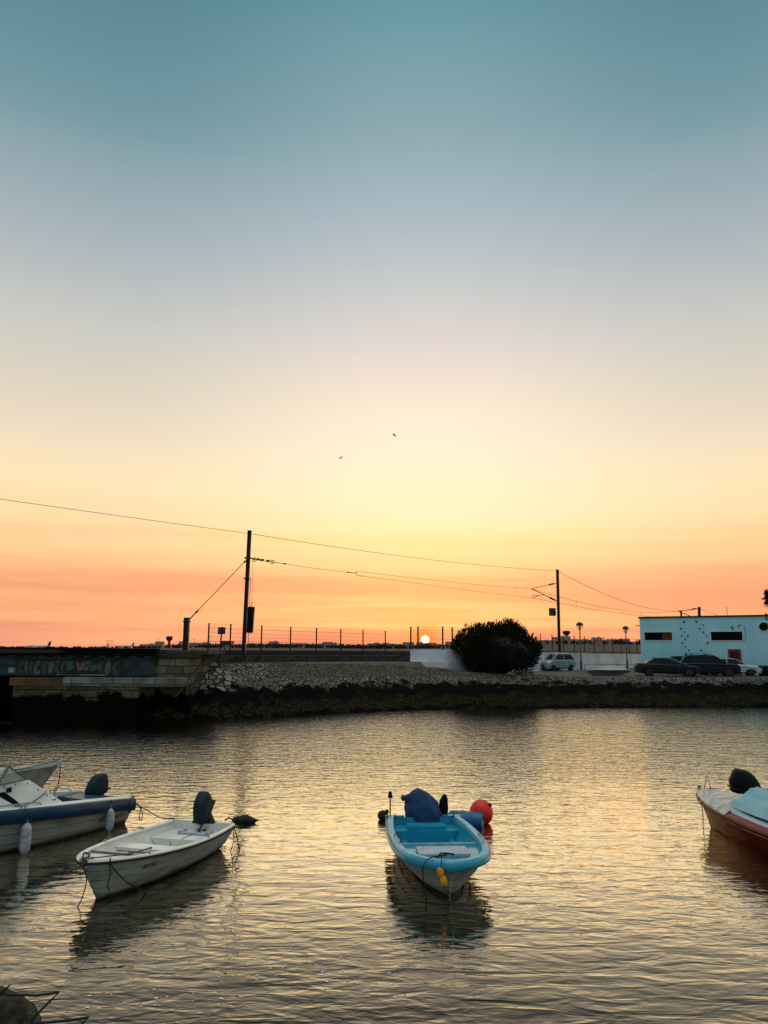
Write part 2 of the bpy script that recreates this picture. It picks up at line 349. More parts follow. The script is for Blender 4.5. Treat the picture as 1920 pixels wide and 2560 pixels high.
M_mast = mat('mast_steel', (44, 46, 46), .6, metal=.3, col2=(28, 28, 28), nscale=5)
M_dark = mat('dark_iron', (22, 22, 22), .7, col2=(30, 24, 20), nscale=9)
M_wire = mat('copper_wire', (46, 34, 26), .5, metal=.5)
M_glassd = mat('dark_glass', (14, 20, 24), .08, spec=.8)
M_paintw = mat('white_limewash', (224, 222, 224), .85, col2=(190, 192, 196), nscale=.8, bump=.004, bscale=20)
M_bld = mat('pale_cyan_render_wall', (170, 220, 228), .85, col2=(150, 206, 216), nscale=.9, bump=.003, bscale=30, lo=.4, hi=.8, stretch=(1, 1, .35))
M_wood = mat('weathered_varnish', (104, 66, 40), .45, col2=(62, 30, 18), nscale=3.5, stretch=(.8, 1, 3), lo=.35, hi=.65)
M_redhull = mat('dark_red_hull', (112, 30, 20), .4, col2=(84, 20, 14), nscale=3)
M_redcap = mat('red_brown_deck', (140, 60, 46), .4, col2=(116, 44, 34), nscale=6)

DINGHY_LOC = (.86, 16.75, 0); DINGHY_RZ = R(-86)
ROW_LOC = (-3.58, 16.25, 0); ROW_RZ = R(-105)
CABIN_LOC = (-6.4, 18.65, 0); CABIN_RZ = R(-117)
GREY_LOC = (-12.6, 22.3, 0); GREY_RZ = R(1)
RED_LOC = (8.6, 13.5, 0); RED_RZ = R(104)
HID_LOC = (9.0, 19.6, 0); HID_RZ = R(-12)
FENDER1 = (240, 2020); FENDER2 = (38, 2050); F1T = .16; F2T = .56
# ------------------------------------------------------------ the setting: water, ground, banks
# water: one sheet inside the basin and on under the bridge
wb = MB(); wb.add([(-160,-12,0),(160,-12,0),(160,75,0),(-160,75,0)], [(0,1,2,3)])
tag(wb.build('water', water_mat()), kind='structure')

# shoreline (at the water) and crest of the stone slope, left to right
SH = [(-60, 48), (-20.5, 44.0), (-17.0, 42.6), (-13.2, 42.3), (-11.7, 42.7), (-10.6, 43.1), (-9.0, 43.8), (-6.0, 46.3), (-2.0, 49.2), (1.2, 51.4), (6, 53.2), (12.1, 54.2), (19, 55.8), (27.4, 57.0), (40, 58.0), (90, 60)]
CR = [(-60, 52, -.5), (-20.5, 45.0, -.5), (-15.0, 44.0, -.4), (-13.0, 43.5, .45), (-11.7, 44.8, 1.8), (-11.1, 46.9, 3.0), (-8.4, 48.6, 3.0), (-4.4, 52.2, 2.95), (-.6, 55.8, 2.82), (3.2, 57.6, 2.60), (8, 58.4, 2.22), (13.5, 58.9, 1.97), (20.5, 59.5, 1.95), (29, 60.2, 1.95), (42, 61, 1.95), (92, 63, 1.95)]
def dense(pts, k=10):
    out = []
    n = len(pts)
    for i in range(n-1):
        for j in range(k):
            t = j/k
            p0 = pts[max(i-1, 0)]; p1 = pts[i]; p2 = pts[i+1]; p3 = pts[min(i+2, n-1)]
            out.append(tuple(.5*((2*b)+(-a+c)*t+(2*a-5*b+4*c-d)*t*t+(-a+3*b-3*c+d)*t**3) for a, b, c, d in zip(p0, p1, p2, p3)))
    out.append(tuple(pts[-1])); return out
S_ = dense(SH); C_ = dense(CR)
rev = MB(); secs = []
rg = random.Random(3)
for (sx, sy), (cx, cy, cz) in zip(S_, C_):
    row = [Vector((sx+(sx-cx)*.3, sy+(sy-cy)*.3, -.8))]
    for j in range(0, 15):
        t = j/14
        bul = .10*math.sin(math.pi*t)
        row.append(Vector((sx+(cx-sx)*t, sy+(cy-sy)*t-bul, cz*t+bul*.4))+Vector((rg.uniform(-.03, .03), rg.uniform(-.05, .05), rg.uniform(-.03, .03) if 0 < j < 14 else 0)))
    secs.append(row)
i0 = 29      # the slope starts just left of the masonry corner
rev.loft(secs[i0-9:])
o = rev.build('stone_embankment', stone_mat('slope_stones', 1.9, (176, 172, 160), (108, 102, 90), (12, 10, 8), jw=.11, stretch=(1, 1, 1.3), fine=3.6), loc=(0, 50, 0))
tag(o, 'sloping bank faced with irregular pale stones, dark with weed below the tide line', 'embankment')

# ground behind the crest: one sheet reaching the horizon, rising to low hills
def hill(x, y):
    az = math.degrees(math.atan2(x, y))
    d = math.hypot(x, y)
    a = [(-40, 1.5), (-27, 1.5), (-20, 3), (-15, 4), (-12, 6.5), (-5, 7), (0, 6.5), (5, 7.0), (9, 11), (12, 16), (18, 17), (27, 16), (45, 16)]
    hgt = a[-1][1]
    for (a0, h0), (a1, h1) in zip(a, a[1:]):
        if az <= a1:
            t = max(0, (az-a0)/(a1-a0)); hgt = h0+(h1-h0)*t; break
    g = max(0, min(1, (d-330)/1150)); g = g*g*(3-2*g)
    bump = 1+.10*math.sin(x*.011)+.08*math.sin(x*.027+y*.004)
    return .6+(hgt-.6)*g*bump
gr = MB(); secs = []
ds = [63, 70, 80, 95, 120, 160, 220, 300, 400, 520, 660, 820, 1000, 1200, 1400, 1700, 2200, 3200, 6000, 14000]
N = 97
for d in ds:
    row = []
    for j in range(N):
        a = R(-62+124*j/(N-1)); x = d*math.tan(a); y = d
        z = .6 if d > 66 else .55
        if d >= 300: z = hill(x, y)
        row.append(Vector((x, y, z)))
    secs.append(row)
gr.loft(secs)
M_land = mat('dry_marsh', (70, 48, 34), .95, col2=(38, 34, 22), nscale=.012, lo=.4, hi=.6, stretch=(1, 3, 1))
tag(gr.build('ground', M_land, smooth=60), kind='structure')

# street on the right: level quay top from the crest back to the low wall and building
st = MB(); a = [Vector((p[0], p[1], p[2]+.004)) for p in C_ if p[0] > -1.0 and p[0] < 93]
b = []
for p in a:
    yb = 62+(p.x-2)*1.08 if p.x < 34 else 97
    zb = 2.0+.6*max(0, min(1, (9-p.x)/5))
    b.append(Vector((p.x if p.x < 34 else p.x, max(yb+1.5, p.y+2), zb)))
mid = [x.lerp(y, .25) for x, y in zip(a, b)]
for q in mid: q.z = 2.0+.6*max(0, min(1, (9-q.x)/5))
st.loft([a, mid, b])
# skirt down at the back
st.loft([b, [Vector((q.x, q.y+.1, .3)) for q in b]])
M_street = mat('worn_asphalt', (84, 80, 74), .9, col2=(60, 58, 54), nscale=.7, bump=.004, bscale=30)
tag(st.build('street', M_street), kind='structure')

# railway bank on the left: ballast bed between fence line and track, running off to the right
FA = Vector((xat(520, 48), 48, 0)); FB = Vector((xat(963, 64), 64, 0))
FD = (FB-FA).normalized(); FN = Vector((-FD.y, FD.x, 0))       # FN points away from the water
def rail_pt(t, off, z): p = FA+FD*t+FN*off; return Vector((p.x, p.y, z))
bl = MB(); prof = [(0.3, 3.0), (.35, 3.3), (1.2, 3.52), (4.6, 3.55), (5.8, 3.2), (9, .5)]
secs = []
for t in [-60, -30, -16, -8, -4, 0, 5, 10, 15, 20, 26, 34, 45, 60, 90, 130]:
    secs.append([rail_pt(t, o_, z_) for o_, z_ in prof])
bl.loft(secs[4:])
M_ballast = mat('track_ballast', (60, 54, 48), .95, col2=(34, 32, 28), nscale=9, bump=.03, bscale=14)
tag(bl.build('ballast', M_ballast), kind='structure')
fl = MB(); fl.loft([[Vector((p[0], p[1]-.02, p[2])) for p in C_ if -12 < p[0] < 3.4 and p[2] > 2.5], [Vector((p[0]-.35, p[1]+2.2, 3.02)) for p in C_ if -12 < p[0] < 3.4 and p[2] > 2.5]])
tag(fl.build('verge', mat('dusty_verge', (88, 80, 68), .95, col2=(56, 52, 42), nscale=2.0, bump=.01, bscale=9)), kind='structure')

# low dark kerb wall the wire fence stands on
kb = MB(); kb.loft([[rail_pt(t, -.12, 2.7), rail_pt(t, -.12, 3.44), rail_pt(t, .14, 3.46), rail_pt(t, .14, 2.7)] for t in (-1.5, 4, 9, 14, 18, 21.6)], caps=True, closed_ring=True)
o = kb.build('kerb_wall', M_concrete, loc=rail_pt(0, 0, 2.7)); tag(o, 'low dark concrete kerb wall under the wire fence along the railway', 'wall')

tr = thing('railway_track', 'dark railway track running above the stone bank behind the fence', 'railway track', rail_pt(5, 3, 3.55))
for off in (2.2, 3.64):
    r_ = MB(); r_.loft([[rail_pt(t, off-.06, 3.6), rail_pt(t, off-.035, 3.78), rail_pt(t, off+.035, 3.78), rail_pt(t, off+.06, 3.6)] for t in (-28, -8, 10, 30, 60, 120)], closed_ring=True, caps=True)
    r_.build('rail', mat('rusty_rail', (40, 26, 20), .5, metal=.5), tr, world=True)
sl_ = MB()
for k in range(-8, 100): 
    p = rail_pt(k*.62, 2.92, 3.565); sl_.box(p, (.24, 2.5, .12), math.atan2(FD.y, FD.x))
o = sl_.build('sleepers', M_concrete, tr, world=True)
gu = MB(); gu.loft([[rail_pt(t, .5, 3.40), rail_pt(t, .5, 3.72), rail_pt(t, .72, 3.72), rail_pt(t, .72, 3.40)] for t in (-6, 0, 10, 20, 24)], closed_ring=True, caps=True)
tag(gu.build('cable_trough', M_dark, loc=rail_pt(0, .6, 3.4)), 'long black cable trough lying beside the track behind the wire fence', 'cable trough')

# --- wire mesh fences
def wire_fence(name, label, pts, height, base_z, group=None, rows=7, post=.035, material=M_dark, sunk=0.0):
    t = thing(name, label, 'fence', (pts[0].x, pts[0].y, base_z[0]), group=group)
    tops = []
    for i, p in enumerate(pts):
        bz = base_z[0]+(base_z[1]-base_z[0])*i/(len(pts)-1)
        pm = MB(); pm.box((p.x, p.y, bz+height/2-sunk/2), (post*2, post*2, height+sunk), math.atan2(FD.y, FD.x)); pm.box((p.x, p.y, bz+height+.01), (post*2.3, post*2.3, .02), math.atan2(FD.y, FD.x))
        pm.build('post', material, t, world=True); tops.append((p, bz))
    for (p, bz), (q, qz) in zip(tops, tops[1:]):
        w = MB()
        for k in range(rows+1):
            f_ = .06+.93*k/rows
            rr = .009 if k % 3 == 0 else .005
            w.tube([(p.x, p.y, bz+height*f_), (q.x, q.y, qz+height*f_)], rr, 4)
        L = (Vector((q.x, q.y, 0))-Vector((p.x, p.y, 0))).length; nv = max(2, int(L/.22))
        for k in range(1, nv):
            s_ = k/nv; x = p.x+(q.x-p.x)*s_; y = p.y+(q.y-p.y)*s_; z = bz+(qz-bz)*s_
            w.tube([(x, y, z+height*.06), (x, y, z+height*.99)], .0035, 3)
        w.build('mesh_panel', material, t, world=True)
    return t
def fpt(px):   # the fence line where it crosses a sight line
    d = ray(px, 1640); k = d.x/d.y
    t = (FA.x-k*FA.y)/(k*FD.y-FD.x); return FA+FD*t
wire_fence('wire_fence', 'long dark wire mesh fence with eight posts on the kerb left of the setting sun', [fpt(p) for p in (519, 574, 652, 725, 790, 851, 907, 963)], 2.0, (3.42, 3.40), sunk=.42)
fz = FA+FD*((FB-FA).length+2.6)
# --- white concrete block with its own taller fence
P0 = Vector((xat(1027, 61.5), 61.5, 0)); 
wbk = thing('concrete_block', 'whitewashed concrete block beside the round bush, under the setting sun', 'concrete block', (P0.x+1.3, P0.y, 2.45))
bx = MB()
x0 = xat(1026, 61); x1 = xat(1113, 60.2)
A_ = Vector((x0, 61.2, 0)); B_ = Vector((x1, 60.4, 0)); dv = (B_-A_).normalized(); nv = Vector((-dv.y, dv.x, 0))
def blk(z0, z1, ex):
    q = [A_-dv*ex*1.4-nv*ex, B_+dv*ex-nv*ex, B_+dv*(2.6+ex)+nv*(2.6+ex), A_-dv*ex+nv*(3+ex)]
    return [[Vector((p.x, p.y, z0)) for p in q], [Vector((p.x, p.y, z1)) for p in q]]
m1 = MB(); m1.loft(blk(2.4, 3.93, 0), closed_ring=True, caps=True); m1.build('block', M_paintw, wbk, world=True)
m1 = MB(); m1.loft(blk(2.2, 2.98, .30), closed_ring=True, caps=True); m1.build('footing', M_paintw, wbk, world=True)
wire_fence('wire_fence', 'short tall wire mesh fence standing on the whitewashed block around the sun', [at(px, 1600, y)*Vector((1, 1, 0)) if False else Vector((xat(px, y), y, 0)) for px, y in ((1027, 61.6), (1045, 61.45), (1107, 60.9), (1131, 62.2), (1160, 64.5), (1190, 67))], 1.75, (3.93, 3.93), post=.045)
# --- low white wall along the railway on the right with fence on top
LA = Vector((xat(1150, 63.5), 63.5, 0)); LB = Vector((xat(1612, 95), 95, 0)); LD = (LB-LA).normalized(); LNn = Vector((-LD.y, LD.x, 0))
lw = MB(); lw.loft([[Vector((p.x, p.y, 1.7)), Vector((p.x, p.y, zt)), Vector((p.x, p.y, zt))+LNn*.25, Vector((p.x, p.y, 1.7))+LNn*.25] for p, zt in ((LA, 3.9), (LA.lerp(LB, .5), 3.76), (LB, 3.62))], closed_ring=True, caps=True)
lww = thing('low_wall', 'long low whitewashed wall behind the silver car and street lamps', 'wall', (LA.x, LA.y, 1.9))
lw.build('wall_face', M_paintw, lww, world=True)
cp = MB(); cp.loft([[Vector((p.x, p.y, zt+.002))-LNn*.04, Vector((p.x, p.y, zt+.07))-LNn*.04, Vector((p.x, p.y, zt+.07))+LNn*.29, Vector((p.x, p.y, zt+.002))+LNn*.29] for p, zt in ((LA, 3.9), (LA.lerp(LB, .5), 3.76), (LB, 3.62))], closed_ring=True, caps=True)
cp.build('coping', M_concrete, lww, world=True)
def lpt(px):
    d = ray(px, 1640); k = d.x/d.y; A0 = LA+LNn*.12
    t = (A0.x-k*A0.y)/(k*LD.y-LD.x); return A0+LD*t
wire_fence('wire_fence', 'dark wire mesh fence topping the low white wall left of the pale building', [lpt(p) for p in (1322, 1352, 1381.5, 1410.5, 1437, 1462.5, 1487, 1510.5, 1532.5, 1554, 1574, 1594)], 1.62, (3.85, 3.68), rows=5)

# --- bridge girder and masonry on the left
DG = 42.6
gx1 = xat(388, DG); gx0 = -40
br_ = thing('railway_bridge', 'dark steel railway bridge girder covered in graffiti above the left masonry', 'bridge', (gx1-2, DG+2, 2.35))
M_girder = mat('old_girder_paint', (34, 58, 64), .6, col2=(14, 20, 20), nscale=.9, stretch=(1, 1, 1.5), bump=.003, bscale=12, lo=.4, hi=.62)
M_gdark = mat('girder_black_steel', (9, 8, 8), .9, col2=(18, 14, 12), nscale=4, spec=.1)
g = MB(); g.box(((gx0+gx1)/2, DG, 2.92), (gx1-gx0, .03, .98)); g.build('web', M_girder, br_, world=True)
g = MB(); g.box(((gx0+gx1)/2, DG-.02, 3.62), (gx1-gx0+.3, .55, .44)); g.box(((gx0+gx1)/2, DG-.06, 3.84), (gx1-gx0+.34, .7, .06)); g.build('top_flange', M_gdark, br_, world=True)
g = MB(); g.box(((gx0+gx1)/2, DG, 2.41), (gx1-gx0, .42, .05)); g.build('bottom_flange', M_dark, br_, world=True)
g = MB(); g.box((xat(210, DG), DG-.215, 2.44), (2.6, .03, .03)); g.box((xat(240, DG)-1.3, DG-.215, 2.44), (1.1, .03, .02)); o = g.build('cable_conduit', mat('pale_conduit', (170, 168, 160), .5), br_, world=True)
g = MB(); g.box(((gx0+gx1)/2, DG+2.3, 3.5), (gx1-gx0, 4.0, .24)); g.build('deck', M_gdark, br_, world=True)
g = MB(); g.box(((gx0+gx1)/2, DG+4.4, 3.0), (gx1-gx0, .4, 1.3)); g.build('far_girder', M_gdark, br_, world=True)
rv = MB()
for k in range(24):
    x = gx1-.3-k*.82
    rv = MB(); rv.box((x, DG-.33, 3.43), (.34, .02, .03)); rv.build('rivet_plate', mat('worn_edge_plate', (60, 58, 52), .6), br_, world=True)
# graffiti: flat paint shapes on the web
def paint(name, poly, colr, dy):
    q = MB(); n = len(poly)
    q.add([(xat(p[0], DG-.02), DG-.017-dy, 3.9-(p[1]-(1616.9+.007*p[0]))*(DG/1923)) for p in poly], [tuple(range(n))])
    return q.build(name, colr, br_, world=True)
def blob(cx, cy, rx, ry, ph=0, w=.12, k=3, n=36):
    return [(cx+rx*(1+w*math.sin(k*a+ph))*math.cos(a), cy+ry*(1+w*math.sin((k+1)*a+ph*2))*math.sin(a)) for a in (2*math.pi*i/n for i in range(n))]
G_grey = mat('grey_graffiti_paint', (64, 70, 72), .6, col2=(34, 38, 40), nscale=3); G_lg = mat('silver_graffiti_paint', (92, 98, 98), .6, col2=(56, 60, 62), nscale=4)
G_pink = mat('pink_graffiti_paint', (112, 88, 78), .6); G_green = mat('green_graffiti_paint', (40, 82, 68), .6); G_blk = mat('black_graffiti_paint', (6, 6, 6), .6); G_wh = mat('pale_graffiti_paint', (150, 168, 172), .6)
gra = []
bgp = MB()
gb = [(44, 1686.5), (48, 1668), (58, 1655), (74, 1648), (110, 1644.6), (160, 1646), (190, 1650), (200, 1646), (270, 1645), (300, 1646), (312, 1660), (312, 1678), (304, 1686.5)]
gra = paint('graffiti', gb, G_blk, 0.0)
def letter(poly, colr, dy=.004): 
    q = MB(); n = len(poly)
    q.add([(xat(p[0], DG-.02), DG-.017-dy, 3.9-(p[1]-(1616.9+.007*p[0]))*(DG/1923)) for p in poly], [tuple(range(n))])
    return q.build('graffiti_letter', colr, gra) if False else q.build('graffiti_letter', colr, gra, world=False, loc=br_.location)
def zb(px0, px1, y0=1648, y1=1685.5): return px0, px1, y0, y1
L_ = [(48, 62, G_grey, 0), (64, 72, G_lg, 1), (74, 84, G_grey, 2), (86, 104, G_lg, 0), (106, 120, G_grey, 1), (122, 136, G_lg, 2), (138, 152, G_grey, 3), (154, 166, G_grey, 0),
      (246, 262, G_grey, 1), (264, 280, G_lg, 2), (282, 302, G_grey, 0)]
for a0, a1, cc, sh in L_:
    w_ = a1-a0
    if sh == 0: pl = [(a0, 1685.5), (a0+w_*.1, 1662), (a0+w_*.5, 1650), (a1, 1650), (a1-w_*.15, 1660), (a0+w_*.5, 1664), (a0+w_*.45, 1672), (a1-w_*.1, 1672), (a1, 1685)]
    elif sh == 1: pl = [(a0+w_*.2, 1649), (a1, 1652), (a0+w_*.75, 1668), (a1, 1684), (a0+w_*.6, 1685.5), (a0, 1672), (a0, 1660)]
    elif sh == 2: pl = blob((a0+a1)/2, 1667, w_*.48, 17, ph=a0, w=.14)
    else: pl = [(a0, 1651), (a1, 1649), (a1-w_*.1, 1658), (a0+w_*.5, 1667), (a1, 1676), (a1, 1685), (a0+w_*.4, 1683), (a0, 1670)]
    letter(pl, cc)
letter([(168, 1652), (186, 1650), (182, 1661), (190, 1664), (176, 1676), (168, 1670)], G_green)
# the readable middle letters: V O L
letter([(191, 1656), (197, 1651), (202, 1668), (205, 1653), (212, 1652), (206, 1674), (199, 1675)], G_pink)
letter([(203.5, 1672), (207, 1653), (212.5, 1652.5), (212, 1674)], G_green, .003)
letter([(214, 1652), (223.5, 1651), (223, 1673), (213, 1673)], G_pink); letter([(217, 1656.5), (220.5, 1656), (220, 1668), (216.5, 1668)], G_blk, .008)
letter([(226, 1652), (231, 1651), (231, 1664), (238, 1660), (243, 1656), (244, 1668), (236, 1676), (227, 1674)], G_green)
letter([(24, 1668), (26, 1665), (29, 1678), (26, 1680)], G_wh); letter([(29, 1667), (34, 1666), (35, 1679), (30, 1679)], G_wh); letter([(36, 1666), (38, 1666), (40, 1678), (38, 1679)], G_wh); letter(blob(30, 1655, 8, 4, 1, .3), G_green)
letter([(303, 1650), (307, 1652), (309, 1667), (306, 1682), (302, 1684), (305, 1667)], G_blk, .003)

M_ash = stone_mat('ashlar_courses', 1, (126, 120, 100), (84, 76, 58), (20, 18, 14), brick=(.95, .42), moss_amt=0.0, tz=1.55)
M_ledge = stone_mat('ledge_blocks', 1, (132, 130, 122), (104, 100, 92), (24, 22, 18), tide=False, brick=(1.1, 2.0))
ab = thing('masonry_abutment', 'old cut stone bridge abutment with a projecting ledge, black with weed below', 'abutment', (xat(250, 42), 43, 0))
g = MB(); g.box(((xat(40, 42)+xat(352, 42))/2, 44.6, .45), (xat(352, 42)-xat(40, 42), 5.2, 3.0)); g.box(((xat(352, 43.3)+xat(478, 43.3))/2, 45.3, .46), (xat(478, 43.3)-xat(352, 43.3)-.01, 3.8, 2.98)); g.build('wall', M_ash, ab, world=True)
g = MB(); g.box(((xat(36, 42)+xat(168, 42))/2-.03, 43.6, 2.10), (xat(168, 42)-xat(36, 42), 3.7, .40)); g.build('rusty_ledge_slab', mat('rust_stained_concrete', (112, 74, 46), .85, col2=(64, 56, 34), nscale=1.6, stretch=(.5, 1, 1)), ab, world=True)
g = MB(); g.box(((xat(168, 42)+xat(462, 42))/2, 43.55, 2.12), (xat(462, 42)-xat(168, 42), 3.7, .42)); g.build('ledge', M_ledge, ab, world=True)
g = MB(); g.box(((xat(383, 43)+xat(470, 43))/2, 45.2, 2.85), (xat(470, 43)-xat(383, 43), 4.4, 1.1)); g.build('bearing_wall', M_ash, ab, world=True)
g = MB(); g.box(((xat(376, 43)+xat(500, 43))/2, 45.2, 3.47), (xat(500, 43)-xat(376, 43), 4.7, .16)); g.box(((xat(412, 43)+xat(520, 43))/2, 45.3, 3.65), (xat(520, 43)-xat(412, 43), 4.6, .2)); g.build('coping', M_concrete, ab, world=True)
g = MB(); g.add([(xat(470, 43), 43.1, 3.4), (xat(512, 45.5), 45.6, 3.4), (xat(500, 45), 46.2, 1.2), (xat(470, 43), 43.0, 1.2), (xat(470, 43), 47.5, 3.4), (xat(512, 45.5), 47.5, 3.4), (xat(500, 45), 47.5, 1.2), (xat(470, 43), 47.5, 1.2)], [(0,1,2,3),(4,5,6,7),(0,1,5,4),(1,2,6,5),(2,3,7,6),(3,0,4,7)]); g.build('wing_wall', M_ash, ab, world=True)
g = MB(); g.beam(at(496, 1668, 43.6), at(438, 1742, 41.9), .10, .07); tag(g.build('iron_bar', mat('rusty_bar', (74, 56, 44), .7), loc=at(438, 1742, 41.9)), 'rusty iron bar leaning down the corner of the masonry abutment', 'bar')
# dark quay wall seen below the bridge
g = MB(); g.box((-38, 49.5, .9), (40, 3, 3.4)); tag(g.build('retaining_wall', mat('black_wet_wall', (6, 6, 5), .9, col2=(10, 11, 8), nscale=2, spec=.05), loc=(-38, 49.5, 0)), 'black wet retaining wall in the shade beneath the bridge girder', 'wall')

# ------------------------------------------------------------ overhead line
ZR = 3.6
def mast(px_base, px_top, py_top, y, w, label, grp='overhead line masts'):
    b0 = at(px_base, 1630, y); t0 = at(px_top, py_top, y)
    t = thing('line_mast', label, 'mast', (b0.x, b0.y, ZR-.3), group=grp)
    dx = (t0.x-b0.x); hgt = t0.z-(ZR-.3)
    q = MB()
    for sgn in (-1, 1): q.beam((sgn*w*.42, 0, 0), (sgn*w*.42+dx, 0, hgt), w*.16, w*.9) if False else q.loft([[Vector((sgn*w*.42-w*.08+dx*k, -w*.45, hgt*k)), Vector((sgn*w*.42+w*.08+dx*k, -w*.45, hgt*k)), Vector((sgn*w*.42+w*.08+dx*k, w*.45, hgt*k)), Vector((sgn*w*.42-w*.08+dx*k, w*.45, hgt*k))] for k in (0, 1)], closed_ring=True, caps=True)
    q.loft([[Vector((-w*.4+dx*k, -.02, hgt*k)), Vector((w*.4+dx*k, -.02, hgt*k)), Vector((w*.4+dx*k, .02, hgt*k)), Vector((-w*.4+dx*k, .02, hgt*k))] for k in (0, 1)], closed_ring=True, caps=True)
    q.build('post', M_mast, t)
    c_ = MB(); c_.box((dx, 0, hgt+.02), (w*1.15, w*1.1, .04)); c_.build('cap', M_dark, t)
    q = MB(); q.box((0, 0, -.1), (w*2.2, w*2.2, .5)); q.build('foundation', M_concrete, t)
    return t
Y1, Y2, Y3 = 50.0, 84.0, 150.0
m1_ = mast(609, 624, 1328, Y1, .24, 'tall dark steel line mast with a hanging counterweight, left of the sun')
m2_ = mast(1398.5, 1393.5, 1425, Y2, .27, 'dark steel line mast with bracket arms and square plate behind the silver car')
m3_ = mast(1748, 1748, 1518, Y3, .42, 'far line mast poking above the flat roof of the pale building')
M_ins = mat('brown_insulator', (34, 18, 14), .3)
def wpart(mb, name, material, root): return mb.build(name, material, root, world=True)
def insul(mb, a, b, r=.07, n=6):
    a = Vector(a); b = Vector(b)
    pts = []; rs = []
    for k in range(n*2+1):
        t = k/(n*2); pts.append(a.lerp(b, t)); rs.append(r if k % 2 else r*.45)
    rs[0] = rs[-1] = r*.3
    mb.tube(pts, rs, 8)
# bracket arms of the middle mast
def bracket(root, y, pts, thick=.03, y2=None):
    y2 = y2 or y
    ap, tp, bt = pts[:3]
    A = at(ap[0], ap[1], y2); T = at(tp[0], tp[1], y); B = at(bt[0], bt[1], y)
    q = MB(); q.tube([T, A], thick, 6); q.tube([B, A], thick*1.5, 6); q.ball(A, thick*2.2, 8, 6); wpart(q, 'bracket_arm', M_dark, root)
    q = MB(); insul(q, T.lerp(A, .1), T.lerp(A, .32), thick*3.2); wpart(q, 'insulator', M_ins, root)
    q = MB(); insul(q, B.lerp(A, .08), B.lerp(A, .28), thick*3.6); wpart(q, 'insulator', M_ins, root)
    return A
A2 = bracket(m2_, Y2, ((1329, 1472), (1392, 1457.5), (1393, 1503)), .032, Y2+2.6)
q = MB(); s0 = at(1360, 1487.5, Y2+1.4); q.tube([s0, at(1329, 1489.5, Y2+2.6)], .03, 6); q.tube([at(1344, 1491, Y2+1.9), at(1329, 1494.5, Y2+2.6)], .03, 6); q.tube([at(1344, 1491, Y2+1.9), at(1346, 1488.5, Y2+1.9)], .05, 6); wpart(q, 'registration_arm', M_dark, m2_)
sg = thing('number_plate_sign', 'small square dark plate with faint numbers fixed beside the middle line mast', 'sign', at(1381, 1530, Y2-.2))
def rrect(w, h, r, n=5):
    out = []
    for cx, cy, a0 in ((w/2-r, h/2-r, 0), (-w/2+r, h/2-r, 90), (-w/2+r, -h/2+r, 180), (w/2-r, -h/2+r, 270)):
        for k in range(n+1): a = R(a0+90*k/n); out.append((cx+r*math.cos(a), cy+r*math.sin(a)))
    return out
q = MB(); q.prism(rrect(.74, .84, .07), -.02, .02); q.build('plate', M_black, sg)
for i, (tx, zz) in enumerate((('7W', .08), ('89', -.30))):
    me = text_mesh(tx, .36, bold=.006); o = bpy.data.objects.new('numerals', me); COL.objects.link(o); me.materials.append(mat('faded_numerals', (96, 104, 92), .8)); o.parent = sg; o.location = (-.24, -.026, zz); o.rotation_euler = (R(90), 0, 0)
q = MB(); q.tube([(.36, 0, -.12), (.85, .1, -.12)], .025, 6); q.build('bracket', M_dark, sg)
A3 = bracket(m3_, Y3, ((1695, 1527.5), (1746, 1521), (1747, 1549)), .05, Y3+4)
# mast one: clamp, guy stay, anchor post, counterweight
q = MB(); c0 = at(620, 1395, Y1); q.box(c0, (.42, .4, .08)); wpart(q, 'clamp', M_dark, m1_); q = MB(); c1 = at(617, 1447, Y1); q.box(c1, (.36, .4, .06)); wpart(q, 'clamp', M_dark, m1_)
YA = 47.0
ap_ = thing('anchor_post', 'short thick dark steel anchor post left of the tall line mast', 'post', at(464, 1630, YA)*Vector((1, 1, 0))+Vector((0, 0, 3.3)))
tp_ = at(467.5, 1544, YA); hh = tp_.z-3.3; dx = tp_.x-at(464, 1630, YA).x
q = MB()
for sgn in (-1, 1): q.loft([[Vector((sgn*.13-.03+dx*k, -.14, hh*k)), Vector((sgn*.13+.03+dx*k, -.14, hh*k)), Vector((sgn*.13+.03+dx*k, .14, hh*k)), Vector((sgn*.13-.03+dx*k, .14, hh*k))] for k in (0, 1)], closed_ring=True, caps=True)
q.loft([[Vector((-.12+dx*k, -.05, hh*k)), Vector((.12+dx*k, -.05, hh*k)), Vector((.12+dx*k, .05, hh*k)), Vector((-.12+dx*k, .05, hh*k))] for k in (0, 1)], closed_ring=True, caps=True)
q.build('post', M_mast, ap_); q = MB(); q.box((dx*.9, 0, hh-.25), (.42, .34, .07)); q.build('collar', M_dark, ap_)
q = MB(); g0 = at(614, 1402, Y1-.1); g1 = at(474, 1548, YA)
q.tube([g0, g1], .022, 6); u = g1.lerp(g0, .1); q.tube([g1, u], .035, 6); q.tube([u, g1.lerp(g0, .14)], .055, 6)
q.tube([g0, g0.lerp(g1, .03)], .06, 6)
tag(q.build('guy_wire', M_dark, loc=g1), 'slanting stay wire from the tall line mast down to the anchor post', 'stay wire')
cw = thing('counterweight', 'dark rectangular counterweight stack hanging beside the tall line mast', 'counterweight', at(626, 1582, Y1-.25))
q = MB(); pz = at(626, 1517, Y1-.25).z-cw.location.z
for k in range(14): q.box((-.03+.05*k/14, 0, pz*(k+.5)/14), (.42, .3, pz/14-.012))
q.box((-.03, 0, pz/2), (.38, .26, pz-.02)); q.box((-.03, .02, pz/2), (.1, .34, pz+.04)); q.build('weights', M_black, cw)
